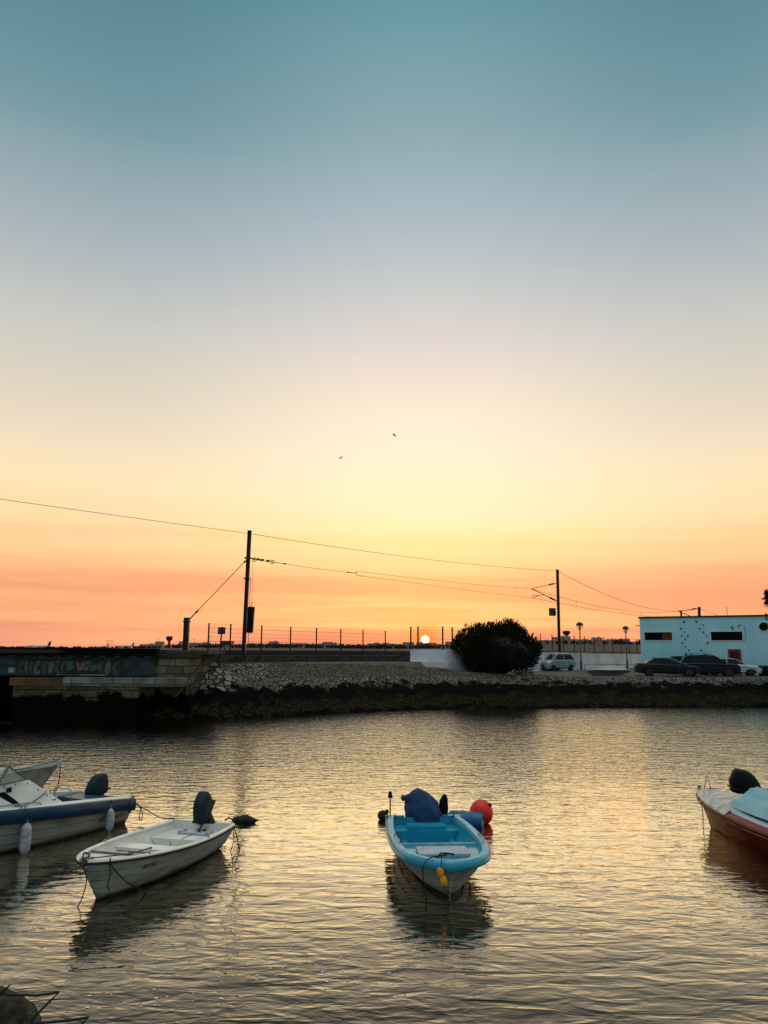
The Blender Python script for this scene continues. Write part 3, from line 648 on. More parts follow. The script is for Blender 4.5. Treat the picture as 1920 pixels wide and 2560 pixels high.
q = MB(); q.tube([(0, 0, pz), (0.02, 0, pz+.18)], .02, 6); q.tube([(.02+.06*math.cos(a), 0, pz+.25+.06*math.sin(a)) for a in [R(-90+30*k) for k in range(10)]], .014, 6); q.tube([(.04, 0, pz+.3), tuple(at(632, 1400, Y1-.25)-cw.location)], .008, 5); q.build('hanging_rod', M_dark, cw)
q = MB(); q.tube([(-.12, 0, pz+1.9), (-.12, 0, -.9)], .018, 6); q.build('guide_rod', M_dark, cw)
# wires
def sagged(a, b, sag, n=14): return [a.lerp(b, i/n)-Vector((0, 0, 4*sag*(i/n)*(1-i/n))) for i in range(n+1)]
M1T = at(623, 1334, Y1); M2T = at(1394, 1427.5, Y2); M3T = at(1748, 1521, Y3)
q = MB(); q.tube(sagged(at(-60, 1239, 38.6), M1T, .02), .014, 5); q.tube(sagged(M1T, M2T, .35), .016, 5); q.tube(sagged(M2T, M3T, 2.0), .026, 5); q.tube(sagged(M3T, at(1960, 1565, 220), 1.2), .03, 5)
k_ = M2T.lerp(M3T, .05)-Vector((0, 0, .35)); 
tag(q.build('overhead_wire', M_wire, loc=M1T), 'topmost earth wire joining the tops of the line masts', 'wire', 'overhead wires')
# tensioning gear then messenger and contact wires
Yk = at(892, 1433, 58)
tg = thing('tensioning_gear', 'pulley wheels and clamps tensioning the contact wire beside the tall mast', 'tensioner', at(626, 1396, Y1+.3))
p0 = at(626, 1396, Y1+.3); p1 = at(655, 1400, Y1+1.3); p2 = at(677, 1404, Y1+2); p3 = at(712, 1409.5, Y1+3)
q = MB(); q.tube([p0, p1], .035, 6); q.tube([p2, p3], .022, 6); q.box(p1, (.28, .1, .12)); q.box(p1+Vector((-.25, 0, .04)), (.16, .1, .14)); q.box(p2+Vector((-.2, 0, .05)), (.22, .1, .13)); q.box(p3, (.18, .08, .09)); wpart(q, 'clamps', M_dark, tg)
for c in (at(636, 1399, Y1+.6), at(681, 1405, Y1+2)):
    q = MB(); q.tube([c+Vector((.13*math.cos(a), 0, .13*math.sin(a))) for a in [2*math.pi*k/16 for k in range(16)]], .022, 6, closed=True); q.tube([c-Vector((.12, 0, 0)), c+Vector((.12, 0, 0))], .014, 5); q.tube([c-Vector((0, 0, .12)), c+Vector((0, 0, .12))], .014, 5); wpart(q, 'pulley_wheel', M_dark, tg)
q = MB(); q.tube([p1, p2+Vector((0, 0, .08))], .008, 4); q.tube([p1-Vector((0, 0, .1)), p2-Vector((0, 0, .05))], .008, 4); wpart(q, 'pulley_cable', M_wire, tg)
yk = thing('wire_yoke', 'small dark yoke where the contact wire splits in two', 'yoke', at(892, 1434, 58))
q = MB(); q.tube([at(868, 1430.5, 57.3), at(890, 1433, 58)], .03, 6); q.tube([at(891, 1428, 58), at(891, 1438, 58)], .022, 6); q.tube([at(891, 1438, 58), at(907, 1440, 58.4)], .018, 6); q.ball(at(869, 1430.5, 57.3), .06, 8, 6); q.ball(at(907, 1440, 58.4), .05, 8, 6); wpart(q, 'yoke_bar', M_dark, yk)
q = MB(); q.tube(sagged(p3, at(868, 1430.5, 57.3), .03), .014, 5); tag(q.build('overhead_wire', M_wire, loc=p3), 'short wire between the pulleys and the yoke', 'wire', 'overhead wires')
C1 = at(1329, 1494.5, Y2+2.6); U1 = at(891, 1428, 58); D1 = at(907, 1440, 58.4)
q = MB(); q.tube(sagged(U1, A2, .12), .014, 5); q.tube(sagged(A2, A3, 1.2), .022, 5); tag(q.build('overhead_wire', M_wire, loc=U1), 'upper messenger wire passing the bracket arms of the middle mast', 'wire', 'overhead wires')
E3 = at(1695, 1545, Y3+4)
q = MB(); q.tube(sagged(D1, C1, .05), .014, 5); q.tube(sagged(C1, E3, .5), .022, 5)
tag(q.build('overhead_wire', M_wire, loc=D1), 'lower contact wire passing under the bracket arms of the middle mast', 'wire', 'overhead wires')
up_ = sagged(A2, A3, 1.2, 40); lo_ = sagged(C1, E3, .5, 40); dr = MB()
def dropper(k, r_, where): tag(MB().tube([up_[k], lo_[k]], r_, 4).build('dropper_wire', M_wire, loc=up_[k]), where, 'wire', 'dropper wires')
nth = ['first', 'second', 'third', 'fourth', 'fifth', 'sixth']
for i_, k in enumerate((3, 8, 13, 19, 25, 31)): dropper(k, .016, nth[i_]+' short vertical dropper wire to the right of the middle line mast')
up_ = sagged(U1, A2, .12, 40); lo_ = sagged(D1, C1, .05, 40)
for i_, k in enumerate((38, 35, 20)): dropper(k, .010, nth[i_]+' short vertical dropper wire to the left of the middle mast bracket')
# signs by the fence
sp_ = at(549.5, 1640, 46.9)
t = thing('sign_post', 'small square grey sign back on a thin post among the left fence posts', 'sign', (sp_.x, sp_.y, 3.2))
q = MB(); q.tube([(-.03, 0, 0), (.06, 0, 1.98)], .045, 8); q.build('post', M_dark, t)
q = MB(); q.box((.05, -.03, 1.75), (.46, .02, .42)); q.build('sign_plate', mat('grey_sign_back', (58, 62, 68), .5, col2=(40, 44, 48), nscale=5), t)
q = MB(); q.box((.05, -.05, 1.75), (.1, .03, .40)); q.build('bracket', M_dark, t)
sp_ = at(561, 1640, 66)
t = thing('notice_board', 'wide dark blue notice board on legs behind the left fence', 'sign', (sp_.x, sp_.y, 2.6))
q = MB(); q.box((0, 0, 1.75), (.78, .06, .38)); q.build('board', mat('navy_board', (20, 34, 46), .5), t); q = MB(); q.tube([(0, 0, 0), (0, 0, 1.6)], .05, 6); q.build('post', M_dark, t)
# thin stub posts on the roof line come with the building
# ------------------------------------------------------------ pale building on the right
BA = Vector((xat(1603, 72), 72, 0)); BB = Vector((xat(1920, 66.2), 66.2, 0)); BD = (BB-BA).normalized(); BN = Vector((-BD.y, BD.x, 0))
zA = at(1603, 1544.5, 72).z; BL = 26.0; Z0 = 1.95
bld = thing('flat_building', 'long pale blue-white flat roofed building with two dark strip windows and red door', 'building', (BA.x, BA.y, Z0))
bld.rotation_euler = (0, 0, math.atan2(BD.y, BD.x))
def bxz(px, py):     # where a sight line meets the facade, in facade coordinates
    d = ray(px, py); n = BN; s = (BA-Vector((0, 0, 0))).dot(n)/(d.x*n.x+d.y*n.y); p = CAM+d*s
    return ((Vector((p.x, p.y, 0))-BA).dot(BD), p.z-Z0)
HB = zA-Z0
def facade_rect(px0, py0, px1, py1):
    a = bxz(px0, py0); b = bxz(px1, py1); return a[0], b[1], b[0], a[1]
w1 = facade_rect(1610.5, 1581, 1681, 1600.5); w2 = facade_rect(1776.5, 1579.5, 1857, 1601); dr_ = facade_rect(1820, 1623, 1856, 1678); dr_ = (dr_[0], 0.0, dr_[2], dr_[3])
pc = bxz(1909.5, 1566.5); PR = .42
HBR = HB-.05
# wall with real openings: built from strips round the openings
def wall_with_openings(L, H_, ops, th):
    q = MB(); xs = sorted({0.0, L, *[v for o in ops for v in (o[0], o[2])]}); zs = sorted({0.0, H_, *[v for o in ops for v in (o[1], o[3])]})
    for i in range(len(xs)-1):
        for j in range(len(zs)-1):
            cx = (xs[i]+xs[i+1])/2; cz = (zs[j]+zs[j+1])/2
            if any(o[0] < cx < o[2] and o[1] < cz < o[3] for o in ops): continue
            q.add([(xs[i], 0, zs[j]), (xs[i+1], 0, zs[j]), (xs[i+1], 0, zs[j+1]), (xs[i], 0, zs[j+1])], [(0, 1, 2, 3)])
    for x0, z0, x1, z1 in ops:
        q.add([(x0, 0, z0), (x1, 0, z0), (x1, 0, z1), (x0, 0, z1), (x0, th, z0), (x1, th, z0), (x1, th, z1), (x0, th, z1)], [(0, 1, 5, 4), (1, 2, 6, 5), (2, 3, 7, 6), (3, 0, 4, 7)])
    q.add([(0, 0, 0), (0, 11, 0), (0, 11, H_), (0, 0, H_)], [(0, 1, 2, 3)]); q.add([(L, 0, 0), (L, 11, 0), (L, 11, H_), (L, 0, H_)], [(0, 1, 2, 3)])
    q.add([(0, 11, 0), (L, 11, 0), (L, 11, H_), (0, 11, H_)], [(0, 1, 2, 3)]); return q
w3 = (w2[0]+9.5, w2[1], w2[2]+9.5, w2[3])
wall_with_openings(BL, HBR, [w1, w2, w3, dr_], .28).build('wall', M_bld, bld)
q = MB(); q.box((BL/2, 5.5, HBR-.08), (BL-.1, 10.9, .1)); q.build('roof', M_concrete, bld)
M_trim = mat('dark_roof_trim', (30, 20, 20), .6)
q = MB(); q.box((BL/2, -.0, HBR+.07), (BL+.2, .18, .14)); q.box((-.01, 5.6, HBR+.07), (.18, 11.0, .13)); q.build('roof_edge', M_trim, bld)
M_pane = mat('black_window_glass', (4, 4, 5), .35, spec=.12)
for wi, w_ in enumerate((w1, w2, w3)):
    q = MB(); ww = w_[2]-w_[0]; hh = w_[3]-w_[1]; cx = (w_[0]+w_[2])/2; cz = (w_[1]+w_[3])/2; e = .07
    for bxx in (((cx, -.012, w_[3]+e/2), (ww+2*e, .05, e)), ((cx, -.012, w_[1]-e/2), (ww+2*e, .07, e)), ((w_[0]-e/2, -.012, cz), (e, .05, hh)), ((w_[2]+e/2, -.012, cz), (e, .05, hh))): q.box(*bxx)
    fr = q.build('window', mat('pale_window_surround', (206, 212, 212), .7), bld)
    q = MB(); q.box((cx, .2, cz), (ww, .02, hh)); q.build('pane', M_pane, fr)
    for k in range(1, 5): MB().box((w_[0]+ww*k/5, .17, cz), (.035, .035, hh)).build('mullion', M_black, fr)
    if wi == 0:
        q = MB()
        for k in range(5): q.box((w_[2]-.16-.17*k, .13, cz), (.08, .012, hh*.86))
        q.build('blind_slats', mat('orange_blind', (150, 62, 34), .6), fr)
q = MB(); x0, z0, x1, z1 = dr_; fwid = .2
for bxx in (((x0+fwid/2, -.01, z1/2), (fwid, .14, z1)), ((x1-fwid/2, -.01, z1/2), (fwid, .14, z1)), (((x0+x1)/2, -.012, z1-fwid/2), (x1-x0-2*fwid, .14, fwid))): q.box(*bxx)
M_door = mat('red_door_frame', (146, 18, 22), .5, col2=(112, 12, 16), nscale=3)
d_ = q.build('door', M_door, bld)
q = MB(); q.box(((x0+x1)/2, .14, (z1-fwid)/2), (x1-x0-2*fwid, .05, z1-fwid)); q.build('door_leaf', mat('dark_red_door', (70, 10, 12), .45), d_)
q = MB()
for k in range(5): q.box((x0+fwid+.12+.2*k, .105, z1/2-.1), (.03, .02, z1-.5))
q.build('door_bars', mat('dark_door_bars', (40, 8, 8), .5), d_)
q = MB(); q.lathe([(PR*.86, 0), (PR*.86, .05), (PR, .05), (PR, 0)], (pc[0], 0, pc[1]), 28, rot=Matrix.Rotation(R(90), 3, 'X')); ph = q.build('porthole', mat('pale_window_surround', (206, 212, 212), .7), bld)
q = MB(); q.lathe([(PR*.84, 0), (PR*.84, .03)], (pc[0], -.03, pc[1]), 28, rot=Matrix.Rotation(R(90), 3, 'X')); q.build('pane', M_pane, ph)
holds = [(1711, 1554), (1708, 1556), (1741, 1554), (1758, 1562), (1702.5, 1571.5), (1750, 1571.5), (1711, 1580), (1758.5, 1580.5), (1704, 1589.5), (1719.5, 1589.5), (1766.5, 1590), (1713, 1598.5), (1705.5, 1607.5), (1769, 1607), (1713.5, 1617), (1722, 1625.5), (1753.5, 1625.5), (1714.5, 1635), (1762.5, 1635), (1729, 1636), (1830, 1568), (1833, 1573)]
M_hold = mat('dark_teal_bolt_mark', (26, 70, 80), .7)
for hx, hy in holds:
    u, z = bxz(hx, hy); q = MB(); r0 = random.uniform(.05, .085)
    q.prism([(u+r0*(1+.35*(k % 2))*math.cos(R(45*k+10)), z+r0*(1+.35*(k % 2))*math.sin(R(45*k+10))) for k in range(8)], -.05, .0); q.build('wall_stud', M_hold, bld)
u, z = bxz(1850, 1565); q = MB(); q.tube([(u-.15, -.04, z-.1), (u, -.35, z+.02)], .04, 6); q.beam((u-.14, -.4, z-.12), (u+.12, -.45, z+.13), .14, .1); q.build('wall_lamp', mat('pale_lamp_housing', (120, 128, 124), .5), bld)
u, z = bxz(1601, 1564); q = MB(); q.tube([(.0, .2, z), (-.3, .2, z)], .04, 6); q.ball((-.32, .2, z-.01), .08, 8, 6, (1.3, 1, .6)); q.build('corner_lamp', M_dark, bld)
u, _ = bxz(1697.5, 1543); q = MB(); q.tube([(u, .9, HBR-.05), (u, .9, HBR+.62)], .09, 8); q.ball((u, .9, HBR+.64), .1, 8, 6, (1, 1, .6)); q.build('roof_vent', M_trim, bld)
u, _ = bxz(1814, 1543); q = MB(); q.tube([(u, .9, HBR-.05), (u, .9, HBR+.95)], .022, 6); q.build('roof_aerial', M_dark, bld)
u, z = bxz(1863, 1590); q = MB(); q.tube([(u, -.03, z+.9), (u+.05, -.03, z+.2), (u-.05, -.03, z-.5)], .012, 5); q.build('wall_cable', M_dark, bld)

# ------------------------------------------------------------ street lamps
def street_lamp(px, py_top, y, px_top, label):
    b0 = at(px, 1640, y); hgt = at(px_top, py_top, y).z-2.0; dx = (xat(px_top, y, py_top)-b0.x)*.35
    t = thing('street_lamp', label, 'street lamp', (b0.x, b0.y, 2.0), group='globe street lamps by the low wall')
    q = MB(); q.tube([(0, 0, 0), (0, 0, .9), (dx*.2, 0, .95), (dx, 0, hgt-.75)], [.12, .11, .07, .055], 10); q.build('pole', mat('grey_lamp_pole', (66, 72, 74), .5, metal=.3, col2=(40, 44, 46), nscale=4), t, smooth=50)
    q = MB(); q.lathe([(.16, hgt-.78), (.13, hgt-.70), (.06, hgt-.68)], (dx, 0, 0), 14); q.build('globe_holder', M_dark, t, smooth=40)
    c = (dx, 0, hgt-.38); r = .36
    q = MB(); q.lathe([(max(.01, r*math.cos(R(a))), r*math.sin(R(a))) for a in range(-85, 6, 10)], c, 22); q.build('globe', mat('clear_lamp_globe', (225, 215, 200), .12, alpha=.3), t, smooth=50)
    q = MB(); q.lathe([(max(.01, (r+.015)*math.cos(R(a))), (r+.015)*math.sin(R(a))) for a in range(4, 95, 10)], c, 22); q.build('globe_cap', M_dark, t, smooth=50)
    q = MB(); q.lathe([(.09, -.3), (.1, -.05), (.16, .0), (.2, .06), (.02, .08)], c, 14); q.build('reflector', mat('lamp_reflector', (120, 110, 96), .4), t, smooth=50)
    return t
street_lamp(1452, 1555, 80, 1448.5, 'nearer and taller globe street lamp, close to the silver car')
street_lamp(1567, 1565, 88, 1563.5, 'farther globe street lamp, just left of the pale building')

# ------------------------------------------------------------ cars
M_tyre = mat('car_tyre', (14, 14, 14), .8); M_rim = mat('alloy_rim', (64, 66, 68), .45, metal=.5, col2=(34, 36, 38), nscale=8)
M_hl = mat('headlight_lens', (190, 200, 204), .12); M_tl = mat('tail_light_lens', (120, 16, 14), .2); M_plate = mat('number_plate_white', (170, 172, 166), .5)
M_cglass = mat('car_window_glass', (6, 10, 12), .15, spec=.2); M_chrome = mat('chrome_trim', (190, 192, 194), .2, metal=1)
def car(name, label, paintm, L, Wd, body, cabin, wheels, loc, rz, wr=.33, group='parked cars', trim=None, rack=False):
    """side profile: body = outline above the sill from tail (x<0) to nose (x>0); cabin = roof outline"""
    t = thing(name, label, 'car', loc, rz, group)
    def arch(cx, r, z0, n=10): return [(cx+r*math.cos(R(180-180*k/n)), z0+r*math.sin(R(180-180*k/n))*1.0) for k in range(n+1)]
    sill = .24
    low = [(-L/2+.06, sill+.05)]
    for wx in wheels: low += [(p[0], max(sill, p[1])) for p in arch(wx, wr+.06, wr-.02)]
    low += [(L/2-.08, sill)]
    outl = low+body            # low goes tail->nose, body nose->tail
    q = MB(); hw = Wd/2; ys = [(-hw+.0, 1), (-hw+.0, 1)]
    n = len(outl)
    secs = []
    for y_, k in ((-hw+.10, .86), (-hw+.02, .965), (-hw, 1.0), (hw, 1.0), (hw-.02, .965), (hw-.10, .86)):
        # round the shoulders: upper outline drops a little and ends pull in toward the sides
        sec = []
        for i, (x, z) in enumerate(outl):
            up_k = (1-k)*1.0
            xx = x*(1-up_k*.06) if abs(x) > L*.38 else x
            zz = z-(up_k*.16 if z > .55 else 0)
            sec.append(Vector((xx, y_, zz)))
        secs.append(sec)
    # side faces: order sections so that the widest part is at the belt
    order = [secs[2], secs[3]]
    mid = []
    for sgn in (-1, 1):
        pass
    yy = [(-hw+.0, 0.0)]
    S2 = []
    for y_, drop, pull in ((-hw, .10, .05), (-hw+.07, .03, .015), (-hw+.22, 0, 0), (0, -.015, -.012*L/4), (hw-.22, 0, 0), (hw-.07, .03, .015), (hw, .10, .05)):
        sec = []
        for x, z in outl:
            zz = z-drop if z > .6 else z
            xx = x*(1-pull) if abs(x) > L*.40 else x
            sec.append(Vector((xx, y_*(1 if z > .35 else .97), zz)))
        S2.append(sec)
    q.loft(S2, closed_ring=True, caps=True); q.build('body', paintm, t, smooth=38)
    # cabin (glasshouse) as glass volume with painted roof and pillars
    bw = hw-.10; rw = hw-.30
    def cab(inset, zoff=0.0):
        S3 = []
        zmax = max(p[1] for p in cabin); zmin = min(p[1] for p in cabin)
        for s_ in (-1, -.5, .5, 1):
            S3.append([Vector((x, s_*((bw-inset)+(rw-bw)*((z-zmin)/(zmax-zmin))), z+zoff-(.03 if abs(s_) == 1 and z == zmax else 0))) for x, z in cabin])
        return S3
    q = MB(); q.loft(cab(.0), closed_ring=True, caps=True); q.build('windows', M_cglass, t, smooth=30)
    zmax = max(p[1] for p in cabin); zmin = min(p[1] for p in cabin)
    top = [p for p in cabin if p[1] > zmax-.12]
    xs_ = [p[0] for p in top]; xa, xb = min(xs_), max(xs_)
    q = MB(); q.loft([[Vector((x, s_*(rw+.03), z+.02-(.03 if abs(s_) == 1 else 0))) for s_ in (-1, -.8, 0, .8, 1)]+[Vector((x, s_*(rw+.03), z-.04)) for s_ in (1, -1)] for x, z in sorted(top)], closed_ring=True, caps=True)
    q.build('roof', paintm, t, smooth=40)
    srt = sorted(cabin, key=lambda p: p[0]); lowc = [p for p in cabin if p[1] < zmin+.05]
    q = MB(); xl = sorted(lowc)[0]; xr = sorted(lowc)[-1]
    for s_ in (-1, 1):
        for (a, b, w_) in ((xl, (xa, zmax-.02), .09), (xr, (xb, zmax-.02), .07)):
            q.beam((a[0], s_*(bw+.005), a[1]), (b[0], s_*(rw+.015), b[1]), w_, .05)
        cx = (xl[0]+xr[0])/2-.05*L/4
        q.beam((cx, s_*(bw+.008), zmin), (cx-.05, s_*(rw+.018), zmax-.03), .05, .07)
        if L > 4.4 or rack: q.beam((xl[0]*.72, s_*(bw+.008), zmin), (xl[0]*.62, s_*(rw+.018), zmax-.03), .05, .07)
        q.beam((xl[0], s_*(bw+.01), zmin), (xr[0], s_*(bw+.01), zmin), .03, .05)
    q.build('pillars', paintm if not trim else paintm, t)
    if trim:
        q = MB()
        for s_ in (-1, 1):
            q.tube([(xl[0]+.05, s_*(bw+.03), zmin+.03), (xr[0]-.05, s_*(bw+.03), zmin+.03)], .022, 5); q.tube([(xl[0]+.05, s_*(bw+.03), zmin+.03), (xa+.1, s_*(rw+.04), zmax-.05), (xb-.1, s_*(rw+.04), zmax-.05), (xr[0]-.05, s_*(bw+.03), zmin+.03)], .026, 5)
        q.build('window_trim', trim, t)
    if rack:
        q = MB()
        for s_ in (-1, 1): q.tube([(xa+.1, s_*(rw-.04), zmax+.03), (xa+.2, s_*(rw-.04), zmax+.08), (xb-.2, s_*(rw-.04), zmax+.08), (xb-.1, s_*(rw-.04), zmax+.03)], .018, 5)
        q.build('roof_rails', M_black, t)
    nz = max(z for x, z in body if x > L*.40); tz = max(z for x, z in body if x < -L*.42)
    for s_ in (-1, 1):
        for wx in wheels:
            w_ = MB(); rot = Matrix.Rotation(R(90), 3, 'X'); w_.lathe([(wr*.62, -.10), (wr*.93, -.11), (wr, -.07), (wr, .07), (wr*.93, .11), (wr*.62, .10)], (wx, s_*(hw-.12), wr), 26, rot=rot)
            wh = w_.build('wheel', M_tyre, t, smooth=40)
            r_ = MB(); r_.lathe([(wr*.64, -.112), (wr*.60, -.09), (wr*.2, -.08), (wr*.16, -.11), (.01, -.112)], (wx, s_*(hw-.12), wr), 20, rot=rot if s_ > 0 else Matrix.Rotation(R(-90), 3, 'X'))
            for k in range(5):
                a = R(72*k+20); r_.beam((wx, s_*(hw-.005), wr), (wx+wr*.58*math.cos(a), s_*(hw-.005), wr+wr*.58*math.sin(a)), .07, .02)
            r_.build('rim', M_rim, wh)
        q = MB(); q.ball((L/2-.14, s_*(hw-.24), nz-.18), .13, 12, 8, (.95, 1.1, .5)); q.build('headlight', M_hl, t, smooth=60)
        q = MB(); q.ball((-L/2+.07, s_*(hw-.2), tz-.20), .10, 10, 8, (.6, 1, .7)); q.build('tail_light', M_tl, t, smooth=60)
        q = MB(); q.ball((xr[0]-.22, s_*(hw+.06), zmin+.08), .1, 10, 8, (.6, 1.1, .7)); q.build('mirror', paintm, t, smooth=60)
        q = MB(); cx = (xl[0]+xr[0])/2-.05*L/4
        for k in (-.42, .42): q.beam((cx+k*1.0-.07, s_*(hw+.004), zmin-.12), (cx+k*1.0+.07, s_*(hw+.004), zmin-.12), .02, .025)
        q.build('door_handles', M_chrome if trim else paintm, t)
    q = MB(); q.box((L/2-.015, 0, .52), (.05, Wd*.42, .16)); q.box((L/2-.03, 0, .30), (.06, Wd*.62, .09)); q.build('grille', M_black, t)
    q = MB(); q.box((L/2+.018, 0, .40), (.02, .5, .11)); q.build('number_plate', M_plate, t)
    q = MB(); q.box((0, 0, .30), (L*.86, Wd*.84, .16)); q.build('underbody', M_black, t)
    return t
M_silver = mat('silver_car_paint', (150, 154, 156), .3, metal=.4, coat=.5); M_blackc = mat('dark_blue_car_paint', (6, 20, 25), .3, coat=.0, spec=.2)
M_suvp = mat('dark_green_car_paint', (5, 18, 20), .3, coat=.0, spec=.2); M_wcar = mat('white_car_paint', (176, 186, 184), .25, coat=.6); M_dcar = mat('charcoal_car_paint', (10, 12, 14), .4, spec=.2)
sedan_b = [(2.42, .34), (2.45, .52), (2.40, .70), (2.22, .80), (1.6, .90), (1.05, .97), (-1.55, 1.02), (-2.1, 1.04), (-2.38, 1.0), (-2.45, .80), (-2.44, .45)]
sedan_c = [(-1.75, 1.0), (-1.05, 1.34), (-.65, 1.43), (-.1, 1.46), (.35, 1.42), (.7, 1.31), (1.30, .95)]
car('parked_car', 'dark sedan with chrome window line parked beside the upturned boat', M_blackc, 4.9, 1.86, sedan_b, sedan_c, (-1.42, 1.52), (xat(1666, 62.6), 62.6, 1.97), R(-13), .34, trim=M_chrome)
suv_b = [(2.28, .36), (2.32, .60), (2.28, .86), (2.1, .97), (1.35, 1.06), (-1.9, 1.10), (-2.24, 1.08), (-2.30, .80), (-2.28, .42)]
suv_c = [(-2.12, 1.08), (-1.78, 1.52), (-1.5, 1.63), (-.2, 1.69), (.35, 1.64), (.62, 1.56), (1.25, 1.06)]
car('parked_car', 'dark tall estate car with roof rails parked between the dark sedan and the white coupe', M_suvp, 4.6, 1.88, suv_b, suv_c, (-1.35, 1.42), (xat(1768, 63.2), 63.2, 1.97), R(-14), .36, rack=True)
hatch_b = [(2.0, .34), (2.04, .55), (2.0, .78), (1.8, .88), (1.2, .98), (-1.6, 1.04), (-1.98, 1.0), (-2.04, .75), (-2.02, .42)]
hatch_c = [(-1.85, 1.02), (-1.5, 1.40), (-1.2, 1.50), (-.2, 1.54), (.2, 1.50), (.5, 1.42), (1.15, .97)]
car('parked_car', 'charcoal hatchback half hidden behind the dark sedan and the estate car', M_dcar, 4.1, 1.74, hatch_b, hatch_c, (-1.2, 1.28), (xat(1717, 67.4), 67.4, 1.98), R(-12), .31)
coupe_b = [(2.1, .34), (2.14, .52), (2.08, .68), (1.85, .78), (1.3, .86), (.95, .93), (-1.5, .98), (-1.95, .96), (-2.12, .76), (-2.1, .42)]
coupe_c = [(-1.75, .95), (-1.1, 1.26), (-.7, 1.37), (-.2, 1.40), (.2, 1.36), (.5, 1.25), (1.12, .92)]
car('parked_car', 'white coupe parked in front of the red door of the pale building', M_wcar, 4.5, 1.8, [(x*1.05, z) for x, z in coupe_b], coupe_c, (-1.3, 1.36), (xat(1826, 65.2), 65.2, 1.98), R(-17), .32)
van_b = [(1.98, .36), (2.04, .58), (1.98, .80), (1.75, .95), (1.25, 1.07), (-1.7, 1.10), (-2.02, 1.05), (-2.08, .75), (-2.04, .42)]
van_c = [(-1.92, 1.08), (-1.72, 1.40), (-1.45, 1.56), (-.6, 1.63), (0, 1.62), (.3, 1.56), (1.3, 1.05)]
car('parked_car', 'silver people carrier parked by the low white wall beside the bush', M_silver, 4.2, 1.8, van_b, van_c, (-1.32, 1.32), (xat(1387, 75.5), 75.5, 2.0), R(218), .33)

# ------------------------------------------------------------ railings and the upturned boat on the quay
def railing(label, p, q_, n, h, z, r=.022, mids=1):
    t = thing('handrail', label, 'railing', (p.x, p.y, z))
    m_ = MB(); m_.tube([(p.x, p.y, z+h), (q_.x, q_.y, z+h)], r, 6); m_.build('top_rail', M_dark, t, world=True)
    for k in range(n+1):
        s_ = p.lerp(q_, k/n); m_ = MB(); m_.tube([(s_.x, s_.y, z), (s_.x, s_.y, z+h)], r, 6); m_.build('post', M_dark, t, world=True)
    return t
v2 = lambda px, y: Vector((xat(px, y, 1680), y, 0))
railing('thin dark handrail along the quay edge in front of the dark cars', v2(1596, 60.6), v2(1960, 60.9), 5, .78, 1.95, .018)
railing('thin dark handrail standing behind the upturned boat', v2(1463, 68), v2(1586, 68), 3, .78, 1.99, .022)
t = thing('upturned_boat', 'grey-white rowing boat lying upside down on the quay', 'boat', (xat(1521, 62.2), 62.2, 2.13), R(4))
q = MB(); secs = []
LB_ = 3.55
for i in range(17):
    s_ = -1+2*i/16; w_ = .62*(1-abs(s_)**2.6)**.7+.015; h_ = .62*(1-abs(s_)**2.4)**.8; base = .05+.20*abs(s_)**2
    secs.append([Vector((s_*LB_/2, w_*math.cos(R(a))*(1.0 if 0 < a < 180 else 1.04), base+max(0, (h_-base))*math.sin(R(a))**.8 if 0 < a < 180 else base)) for a in range(0, 181, 15)])
q.loft(secs); q.xf(Matrix.Rotation(R(-24), 4, 'X')); q.build('hull', mat('grey_boat_bottom', (168, 168, 160), .55, col2=(112, 112, 100), nscale=1.2, stretch=(.5, 1, 3), lo=.4, hi=.75), t, smooth=50)
q = MB()
for sg_ in (0, 180):
    q.tube([sec[0 if sg_ == 0 else -1]+Vector((0, .015 if sg_ == 0 else -.015, -.01)) for sec in secs], .03, 6)
q.xf(Matrix.Rotation(R(-24), 4, 'X')); q.build('gunwale', mat('pale_gunwale', (176, 180, 176), .5), t)
q = MB(); q.tube([sec[6]+Vector((0, 0, .01)) for sec in secs], .022, 6); q.xf(Matrix.Rotation(R(-24), 4, 'X')); q.build('keel', M_concrete, t)
# dark street bollards / pots at the right edge
for px in (1903, 1916):
    p = v2(px, 64); t = thing('planter_tub', 'dark planter tub with a low shrub ' + ('beside the white coupe' if px == 1903 else 'at the right edge of the photo'), 'planter', (p.x, p.y, 1.98), group='planter tubs by the building')
    q = MB(); q.lathe([(.17, 0), (.24, .42), (.26, .42), (.26, .48), (.20, .48)], (0, 0, 0), 16); q.build('tub', M_black, t, smooth=40)
    q = MB(); rr = random.Random(px)
    for k in range(160):
        a = rr.uniform(0, 6.28); r_ = rr.uniform(0, .3); c = Vector((r_*math.cos(a), r_*math.sin(a), .45+rr.uniform(0, .38))); d1 = Vector((rr.uniform(-1, 1), rr.uniform(-1, 1), rr.uniform(-.3, 1))).normalized()*.09; d2 = d1.cross(Vector((rr.random(), rr.random(), .3))).normalized()*.035
        q.add([c-d1, c+d2, c+d1, c-d2], [(0, 1, 2, 3)])
    q.build('foliage', mat('dark_shrub_leaves', (40, 52, 28), .8, col2=(22, 30, 16), nscale=5), t)

